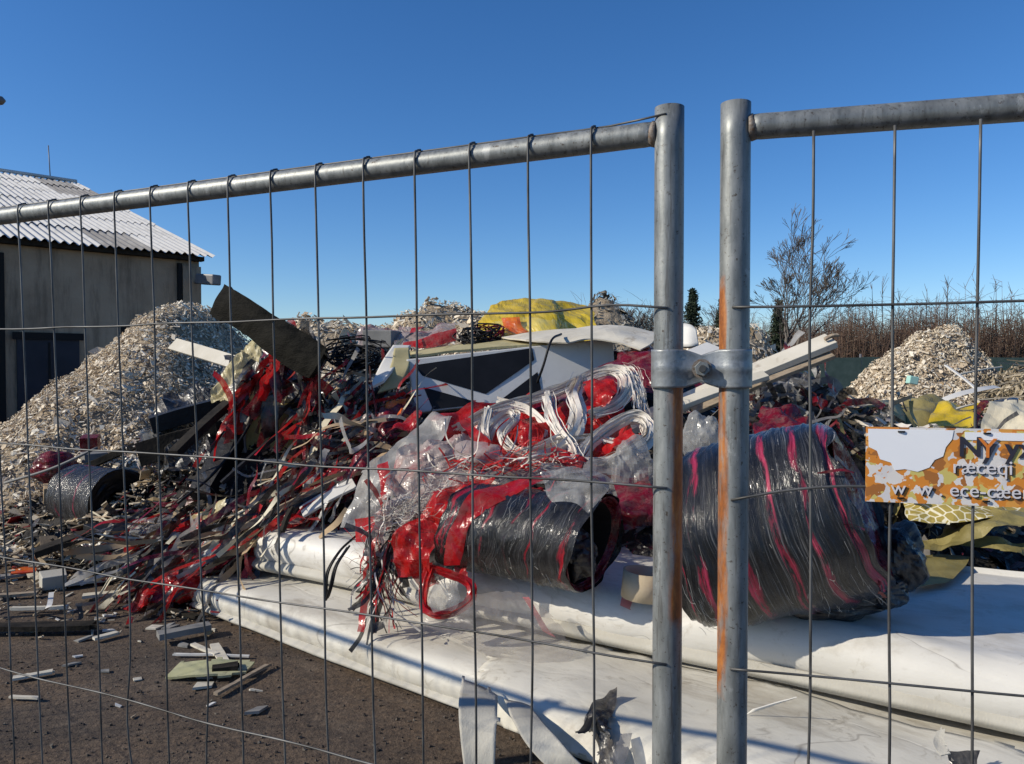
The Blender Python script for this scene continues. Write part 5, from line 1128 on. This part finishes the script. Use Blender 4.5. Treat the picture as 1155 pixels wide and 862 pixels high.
SH += [([[(398, 478, 5.95), (428, 470, 5.95)], [(390, 498, 5.75), (420, 494, 5.7)]], 'pinkw', 'pinkish film scrap high on the slope left of the fascia panel'),
       ([[(355, 500, 5.85), (385, 492, 5.85)], [(348, 520, 5.65), (374, 516, 5.6)]], 'clear', 'glossy clear film scrap beside the curved beige strip'),
       ([[(330, 570, 5.35), (362, 560, 5.35)], [(322, 590, 5.2), (352, 586, 5.15)]], 'pinkw', 'pale pink film scrap low on the slope above the white rolls'),
       ([[(268, 600, 5.35), (292, 590, 5.35)], [(262, 620, 5.2), (286, 614, 5.15)]], 'yellowpale', 'cream film scrap between the laths on the lower slope'),
       ([[(200, 596, 5.75), (222, 590, 5.7)], [(192, 612, 5.55), (214, 608, 5.5)]], 'pinkw', 'pale pink film scrap beside the bright red piece'),
       ([[(300, 450, 6.45), (330, 446, 6.4)], [(292, 470, 6.3), (322, 470, 6.2)]], 'yellowpale', 'small yellowed film scrap above the drum'),
       ([[(436, 452, 6.0), (462, 448, 6.0)], [(430, 470, 5.85), (456, 468, 5.8)]], 'yelloworange', 'small orange scrap left of the fascia panel'),
       ([[(196, 655, 5.2), (216, 648, 5.2)], [(190, 670, 5.1), (212, 668, 5.05)]], 'clearw', 'white film scrap on the red film at the foot of the slope')]
for i, (c, mt, lb) in enumerate(SH): sheet_thing('film_sheet', c, mt, lb, 'film', 80 + i, 12, .06, 6, 1.2)
lump('bag_or_filler', at(62, 528, 7.2), (.2, .18, .16), 'darkred', 'dark red bag lying left of the left wrapped roll', 'bag', 12, .2)
lump('bag_or_filler', at(208, 660, 5.1), (.14, .12, .1), 'red', 'red bag crumpled at the foot of the slope', 'bag', 13, .35)
lump('foam_lump', at(18, 498, 8.2), (.13, .1, .1), 'cardboard', 'round brown lump at the left edge below the heap', 'lump', 14, .12)
lump('film_or_filler', at(178, 598, 5.7), (.22, .12, .1), 'clear', 'grey film bundle against the open end of the left wrapped roll', 'film', 15, .3)
def cbox(px, py, D, s_, rz, mt, label, name='carton', tilt=.1):
    mb = MB(); mb.box(at(px, py, D), s_, Matrix.Rotation(rz, 3, 'Z') @ Matrix.Rotation(tilt, 3, 'X'), .05); return tag(mb.build(name, mt, bevel=.006), label, 'carton')
cbox(66, 556, 6.8, (.22, .2, .14), .5, 'cardboard', 'pale cardboard carton left of the left wrapped roll')
cbox(102, 504, 7.6, (.16, .14, .22), .3, 'darkred', 'dark red upright carton above the left wrapped roll', tilt=.2)
cbox(106, 516, 7.4, (.2, .14, .1), .8, 'greybd', 'small grey carton below the dark red one')
cbox(60, 664, 5.55, (.16, .14, .24), .6, 'vinylback', 'broken pale block standing on the ground at the left', 'block', .15)
board('lath', at(207, 630, 5.2), at(322, 574, 5.5), .05, .035, 'wood', 'brown lath leaning along the lower slope', 'lath')
board('plank', at(212, 640, 5.15), at(300, 590, 5.4), .11, .02, 'whitebd', 'narrow white board under the brown lath', up=V((0, -.6, 1)))
board('lath', at(260, 602, 5.2), at(408, 530, 5.4), .05, .04, 'wood', 'long grey brown lath ending above the white rolls', 'lath')
board('plank', at(340, 578, 5.2), at(400, 545, 5.3), .12, .02, 'whitebd', 'white board piece left of the milky film', up=V((0, -.5, 1)))
board('lath', at(318, 600, 5.0), at(330, 572, 5.1), .03, .03, 'darkwood', 'short dark stick standing at the end of the upper roll', 'lath')
mb = MB(); mb.ribbon(catmull(pl([(345, 560, 5.4), (350, 520, 5.6), (365, 480, 5.8), (385, 455, 5.95)]), 8), .06, V((0, -1, .3)), .6); tag(mb.build('beige_strip', 'beigecloth'), 'curved beige strip running up right of the drum', 'strip')
mb = MB(); mb.tube(catmull(pl([(200, 568, 5.6), (240, 535, 5.8), (275, 490, 6.0), (300, 440, 6.1), (318, 400, 6.1)]), 6), .012, 6); tag(mb.build('cable', 'cable'), 'black cable running up to the dark slab', 'cable')
mb = MB(); mb.tube(catmull(pl([(5, 545, 6.8), (60, 528, 6.7), (110, 505, 6.8)]), 6), .012, 6); tag(mb.build('cable', 'greybd'), 'grey rod slanting across the litter at the far left', 'rod')
tangle('film_tangle', pl([(150, 500, 6.6), (170, 515, 6.5), (185, 520, 6.4)]), 50, (.07, .06, .05), .02, ['pinkw', 'blackfilm', 'string', 'darkred'], 'purple grey wire tangle above the left wrapped roll', 91, length=(.1, .3))

# scraps on the open ground
def gboard(a, b, w_, t_, mt, lb, cat='scrap', name='board_scrap'):
    A, B = ath(a[0], a[1], t_ / 2 + .004), ath(b[0], b[1], t_ / 2 + .004); d = B - A; sd = V((-d.y, d.x, 0)).normalized(); sd_ = int(a[0] * 7 + a[1])
    rows = [[A + d * t + sd * (w_ * k + .25 * w_ * noise.noise(V((t * 5, k * 3, sd_)))) + d * (.05 * noise.noise(V((k * 4, t, sd_ + 3)))) + V((0, 0, t_ * .5)) for t in (0, .3, .65, 1)] for k in (.5, 0, -.5)]
    mb = MB(); mb.sheet(rows, 7, .004, 7, sd_ % 50, torn=.55, thick=t_); return tag(mb.build(name, mt), lb, cat)
gboard((-30, 714), (112, 711), .10, .03, 'darkwood', 'long dark plank lying on the ground at the left edge', 'plank', 'plank')
gboard((104, 724), (134, 716), .045, .015, 'creambd', 'small cream stick right of the long dark plank')
gboard((12, 768), (62, 760), .05, .012, 'creambd', 'pale flat stick lying lowest at the left edge')
gboard((10, 788), (46, 790), .025, .01, 'creambd', 'thin broken stick below the pale flat one')
gboard((175, 724), (240, 712), .09, .035, 'greybd', 'grey board end left of the lower vinyl roll')
gboard((240, 788), (304, 752), .03, .014, 'wood', 'straight thin stick pointing to the lower vinyl roll', 'stick', 'stick')
gboard((216, 728), (246, 742), .03, .012, 'creambd', 'pale splinter on the green board')
gboard((240, 728), (262, 762), .06, .012, 'creambd', 'pale slat standing across the green board')
gboard((238, 762), (270, 758), .07, .03, 'darkwood', 'short dark block right of the green board')
gboard((195, 740), (286, 742), .02, .01, 'whitebd', 'thin white lath lying over the green board')
mb = MB(); mb.sheet([[ath(200, 748, .03), ath(240, 744, .05), ath(296, 746, .03)], [ath(178, 768, .01), ath(235, 766, .03), ath(280, 762, .02)]], 9, .01, 6, 3, torn=1, thick=.012); tag(mb.build('board_scrap', 'palegreen'), 'flat pale green board scrap in front of the lower vinyl roll', 'scrap')
mb = MB(); mb.ribbon(catmull([ath(45, 692, .01), ath(55, 684, .1), ath(58, 668, .1)], 5), .03); tag(mb.build('white_strip', 'whitebd'), 'curved white strip leaning on the broken pale block', 'strip')
mb = MB(); mb.sheet([[ath(8, 640, .06), ath(48, 637, .06)], [ath(6, 650, .04), ath(46, 647, .05)]], 7, .01, 5, 3, torn=.5, thick=.01); tag(mb.build('board_scrap', 'yelloworange'), 'flat orange scrap on the ground at the left edge', 'scrap')
mb = MB(); mb.sheet([[ath(20, 600, .1), ath(55, 586, .15)], [ath(28, 612, .06), ath(60, 604, .12)]], 8, .04, 5, 6, torn=.7, thick=.006); tag(mb.build('paper_scrap', 'beigecloth'), 'crumpled pale paper sheet left of the black planks', 'scrap')
for i, (a, b, w_, mt, lb) in enumerate((((-10, 655), (60, 646), .09, 'greybd', 'grey board flat on the ground beside the orange scrap'), ((70, 662), (150, 652), .12, 'vinylback', 'pale board flat on the ground right of the broken block'), ((90, 676), (165, 668), .07, 'creambd', 'narrow pale board in front of the flat one'), ((-10, 676), (45, 672), .05, 'wood', 'brown lath on the ground at the left edge'), ((10, 690), (80, 688), .03, 'creambd', 'thin cream lath above the long dark plank'), ((180, 690), (225, 700), .06, 'darkwood', 'dark lath beside the foot of the red film'), ((-10, 628), (40, 616), .1, 'creambd', 'cream board behind the orange scrap'))):
    gboard(a, b, w_, .02, mt, lb)
# countable small flakes on the bare ground
rg = random.Random(55); protos = []
for k in range(6):
    mb = MB(); mb.shard((0, 0, .006), .1, (0, 0, 1), rg, (1.2, 1.8, 2.6, 4, 6, 1.5)[k], .01)
    protos.append(mb.build('flake', ('creambd', 'greybd', 'whitebd', 'wood', 'creambd', 'darkwood')[k], origin=(0, 0, 0)))
FL = 'small loose board flake scattered on the dark ground in front of the heaps'
for k in range(130):
    y = rg.uniform(3.4, 6.0); x = rg.uniform(-.66, -.28) * y
    if (V((x, y, 0)) - A1).dot(v1) > -.1 and (V((x, y, 0)) - A1).dot(u1) > -.1: continue
    if y < 4.6 and rg.random() < .7: continue
    src = protos[k % 6]
    if k < 6: o = src
    else: o = src.copy(); COL.objects.link(o)
    o.location = (x, y, .004); o.rotation_euler = (rg.gauss(0, .12), rg.gauss(0, .12), rg.uniform(0, 6.28)); s_ = rg.uniform(.3, 1.3); o.scale = (s_, s_, s_)
    tag(o, FL, 'flake', 'loose flakes on the ground')
for o in protos:
    if 'label' not in o: o.location = (-2.2 + .1 * protos.index(o), 4.7, .004); tag(o, FL, 'flake', 'loose flakes on the ground')

# ------------------------------------------------------------------ site fence
PR = .0208; LEN = 3.15
def panel(name, org, ang, label, camside, seed, shear=0, postmat='galv', hook=False, first=.11, kinks=None, group='mesh fence panels'):
    root = bpy.data.objects.new(name, None); COL.objects.link(root); root.location = org; root.rotation_euler = (0, 0, ang); root['_o'] = (0, 0, 0)
    tag(root, label, 'fence panel', group)
    rg = random.Random(seed); c = camside
    def post(x, mt):
        mb = MB(); zs = [0.0, .4, .8, 1.2, 1.5, 1.7, 1.8, 1.86, 1.9, 1.94, 1.985]
        mb.tube([(x, 0, z) for z in zs], [PR * (1 + .02 * noise.noise(V((z * 4, seed, x)))) for z in zs], 28, cap=False)
        n = 28; b = len(mb.v); t = len(mb.v) - n
        for k in range(n): mb.v.append(V((x, 0, 1.985)) + (mb.v[t + k] - V((x, 0, 1.985))) * .86)
        for k in range(n): mb.v.append(mb.v[b + k] - V((0, 0, .09)))
        for k in range(n): mb.face((t + k, t + (k + 1) % n, b + (k + 1) % n, b + k)); mb.face((b + k, b + (k + 1) % n, b + n + (k + 1) % n, b + n + k), True)
        mb.face([b + n + k for k in range(n)])
        return mb.build('upright', mt, root)
    up0 = post(0, postmat)
    post(LEN, 'galv')
    mb = MB(); zt = 1.951; xs = [PR * .8, .035, .06, .1, .5, 1, 2, 2.8, LEN - PR * .8]
    mb.tube([(x, 0, zt) for x in xs], [.0165, .0176, .0174, .0178, .0178, .0178, .0178, .0178, .014], 22); mb.build('top_tube', 'galv', root)
    mb = MB(); mb.tube([(PR * .8, 0, .12), (LEN - PR * .8, 0, .12)], .0178, 16); mb.build('bottom_tube', 'galv', root)
    mb = MB(); mb.tube([(PR * .8, 0, zt), (PR * .98, 0, zt), (PR * 1.08, 0, zt - .001), (PR * 1.2, 0, zt), (PR * 1.3, 0, zt)], [.0175, .0186, .0182, .0176, .0160], 18); mb.build('weld', 'rustweld', up0)
    yw = c * (.0178 + .0024); zs = [1.70, 1.447, 1.197, .947, .697, .447, .197]
    def X(x, z): return x - shear * x * (1.95 - z) if x < 2 else x - shear * (4 - x) * (1.95 - z)
    k = 0; x = first
    while x < LEN - .04:
        top = zt + .023 if hook else zt - .017
        pts = []
        nz_ = 14
        for i in range(nz_ + 1):
            z = top - (top - .1) * i / nz_
            wx = .004 * noise.noise(V((x * 7, z * 3.1, seed))) + .003 * noise.noise(V((x * 3, z * 9, seed + 2)))
            pts.append(V((X(x, z) + (wx if i > 1 else 0), yw + .003 * noise.noise(V((x * 5, z * 4, seed + 8))), z)))
        if hook:
            pts = [V((x, c * -.004, zt + .022)), V((x, c * .012, zt + .0205))] + pts[1:] if False else [V((x, c * .002, zt + .0215)), V((x, c * .014, zt + .0165)), V((x, yw, zt + .002))] + pts[1:]
        if kinks and k in kinks:
            kz, kx = kinks[k]
            for p in pts:
                p.x += kx * max(0, 1 - abs(p.z - kz) / .16)
        mb = MB(); mb.tube(catmull(pts, 3), .0019, 8); mb.build('vertical_wire', 'wire', root)
        x += .1; k += 1
    for j, z in enumerate(zs):
        pts = []
        for i in range(36):
            xx = -.012 + (LEN + .02) * i / 35 if i else -.004
            zz = z + .006 * noise.noise(V((xx * 4, z * 7, seed + 1))) * (1 if i > 0 else 0)
            if hook and j == 0 and i == 1: zz += .006
            if not hook and j == 1 and i < 3: zz += (-.014, .004, .012)[i]
            yy = yw + c * .0038 if .02 < xx < LEN - .02 else c * (PR + .001)
            pts.append(V((xx, yy, zz)))
        mb = MB(); mb.tube(catmull(pts, 3), .0018, 8); mb.build('horizontal_wire', 'wire', root)
    if hook:
        mb = MB(); mb.tube(catmull([V((.0 + (LEN - .05) * i / 35, c * (.0 if i else .021), zt + .0195 + .0015 * noise.noise(V((i, 3, seed))))) for i in range(36)], 2), .0017, 6); mb.build('horizontal_wire', 'wire', root)
    return root
PLo = V((.2235, 1.10, 0)); PRo = V((.3125, 1.083, 0))
dL = V((-.909, .416, 0)); dR = V((.969, -.245, 0))
angL = math.atan2(dL.y, dL.x); angR = math.atan2(dR.y, dR.x)
panL = panel('mesh_fence', PLo, angL, 'left galvanised mesh fence panel running away to the left, brown rust on its post', 1, 3, .034, 'post_l', True, .11, {5: (.98, .0), 8: (1.02, -.012), 10: (.9, .016)})
panR = panel('mesh_fence', PRo, angR, 'right galvanised mesh fence panel with the orange rusty post and the sign', -1, 8, .004, 'post_r', False, .1)
# next panel to the left, out of frame: its top tube shades the white rolls
endL = PLo + dL * (LEN + .05)
pan3 = panL.copy(); COL.objects.link(pan3); pan3.location = endL; pan3.rotation_euler = (0, 0, math.atan2(1.80, -2.23)); tag(pan3, 'further mesh fence panel beyond the left edge, its tube shadow lying on the lower roll', 'fence panel', 'mesh fence panels')
for ch in list(panL.children):
    c = ch.copy(); COL.objects.link(c); c.parent = pan3
    for g_ in ch.children:
        d_ = g_.copy(); COL.objects.link(d_); d_.parent = c
# clamp joining the posts
zc = at(790, 416, 1.06).z; mid = (PLo + PRo) / 2
cl = empty('fence_clamp', V((mid.x, mid.y - .02, zc - .027)), 'bolted galvanised clamp joining the two fence posts', 'clamp')
ex = (PRo - PLo).normalized(); ey = V((-ex.y, ex.x, 0))   # ey points away from the camera
def clamp_plate(side):
    n = 60; mb = MB(); prof = []; dist = (PRo - PLo).length
    ro = PR + .0035; gap = .004
    pts = []
    for i in range(13):
        a = math.pi - math.pi * .70 * i / 12
        pts.append((-dist / 2 + ro * math.cos(a), ro * math.sin(a)))
    pts = [p for p in pts if p[1] > gap + .002 or p[0] < -dist / 2]
    bridge = [(-.022, .0155), (-.011, .0125), (0, .012), (.011, .0125)]
    right = [(-x, y) for (x, y) in reversed(pts)]
    pts = pts + bridge + [(.022, .0155)] + right
    zsn = [-.027, -.024, -.014, -.005, 0, .005, .014, .024, .027]
    th = .003
    for layer in (0, 1):
        for z in zsn:
            for (x, y) in pts:
                mid_ = max(0, 1 - abs(x) / .034); wst = 1 - .30 * math.exp(-(x / .013) ** 2); bulge = .006 * math.exp(-(z / .009) ** 2) * mid_ + .0018 * math.exp(-(z / .004) ** 2) * (1 - mid_)
                zz = z * wst
                yy = (y + bulge) + (th if layer else 0)
                # collars grow radially
                q = mid + ex * x * (1 + (0 if not layer else .0)) - ey * yy * side + V((0, 0, zc + zz)); mb.v.append(q)
    m_ = len(pts); r_ = len(zsn); off = m_ * r_
    for i in range(r_ - 1):
        for j in range(m_ - 1):
            a = i * m_ + j; mb.face((off + a, off + a + 1, off + a + m_ + 1, off + a + m_), True); mb.face((a, a + m_, a + m_ + 1, a + 1), True)
    for j in range(m_ - 1):
        mb.face((j, j + 1, off + j + 1, off + j)); a = (r_ - 1) * m_ + j; mb.face((a, off + a, off + a + 1, a + 1))
    for i in range(r_ - 1):
        a = i * m_; mb.face((a, off + a, off + a + m_, a + m_)); a = i * m_ + m_ - 1; mb.face((a, a + m_, off + a + m_, off + a))
    mb.build('clamp_plate', 'clampm', cl)
clamp_plate(1); clamp_plate(-1)
bc = mid - ey * .0215 + V((0, 0, zc))
mb = MB(); mb.tube([bc, bc - ey * .0025], .0135, 24); wsh = mb
mb = MB(); mb.tube([bc - ey * .0025, bc - ey * .0110], .0108, 6, smooth=False); nutm = mb
mb = MB(); mb.tube([bc + ey * .05, bc - ey * .0165], .0052, 16); bolt = mb.build('bolt', 'wire', cl, bevel=.0006); wsh.build('washer', 'rustweld', bolt); nutm.build('nut', 'galv', bolt, bevel=.0008)
# sign on the right panel
sg0 = at(985, 566, 1); tR = .155
def sp(t, z, off=.026): 
    q = PRo + dR * t - V((.245, .969, 0)) * off; return V((q.x, q.y, z))
z_hi, z_lo = 1.5385, 1.4395
sgn = empty('sign', sp(.17, z_lo), 'orange and white printed sign wired to the right fence panel', 'sign')
mb = MB(); q0 = [sp(.168, z_lo), sp(.46, z_lo), sp(.46, z_hi), sp(.168, z_hi)]; bk = V((.245, .969, 0)) * .003
mb.v += q0 + [p + bk for p in q0]
for f in ((0, 1, 2, 3), (7, 6, 5, 4), (0, 4, 5, 1), (1, 5, 6, 2), (2, 6, 7, 3), (3, 7, 4, 0)): mb.face(f)
mb.build('board', 'signo', sgn)
def blot(pts, name, mt, off=.0268):
    mb = MB(); P = [sp(t, z, off) for t, z in pts]; P2 = [sp(t, z, .0262) for t, z in pts]; n = len(P); mb.v += P + P2; mb.face(range(n))
    for i in range(n): mb.face((i, n + i, n + (i + 1) % n, (i + 1) % n))
    mb.build(name, mt, sgn)
blot([(.17, 1.536), (.272, 1.536), (.27, 1.524), (.263, 1.514), (.26, 1.502), (.25, 1.497), (.244, 1.487), (.23, 1.481), (.215, 1.484), (.203, 1.482), (.198, 1.492), (.185, 1.496), (.181, 1.507), (.171, 1.512)], 'white_patch', 'signw')
blot([(.285, 1.534), (.458, 1.534), (.458, 1.524), (.285, 1.524)], 'white_patch', 'signw')
def letters(txt, t, z, size, mt, name, off=.0275, bold=.0):
    cu = bpy.data.curves.new(name, 'FONT'); cu.body = txt; cu.size = size; cu.extrude = .0004; cu.offset = bold; cu.materials.append(MT[mt])
    o = bpy.data.objects.new(name, cu); COL.objects.link(o); o.parent = sgn
    p = sp(t, z, off) - V(sgn['_o']); o.location = p
    o.rotation_euler = (math.pi / 2, 0, angR); bpy.context.view_layer.update()
    me = bpy.data.meshes.new_from_object(o.evaluated_get(bpy.context.evaluated_depsgraph_get()))
    q = bpy.data.objects.new(name, me); COL.objects.link(q); q.parent = sgn; q.location = p; q.rotation_euler = o.rotation_euler
    bpy.data.objects.remove(o); q.name = name; return q
letters('Ny yxn', .277, 1.503, .036, 'ink', 'lettering', bold=.0006)
letters('Y', .300, 1.502, .036, 'ink3', 'lettering', .0284)
letters('ræceqi', .2715, 1.4795, .026, 'ink', 'lettering')
letters('ræceqi', .270, 1.481, .026, 'ink2', 'lettering', .0284)
letters('w  w . ece-cæer', .1995, 1.4495, .025, 'ink', 'lettering')
letters('w  w . ece-cæer', .198, 1.451, .025, 'ink2', 'lettering', .0284)
for z, ts in ((1.533, (.21, .31, .41)), (1.446, (.21, .31, .41))):
    for t in ts:
        mb = MB(); mb.tube(catmull([sp(t - .004, z, .0275), sp(t, z, .029), sp(t + .004, z, .0275)], 4), .0012, 6); mb.build('cable_tie', 'cable', sgn)
for o in bpy.data.objects:
    if '_o' in o.keys(): del o['_o']
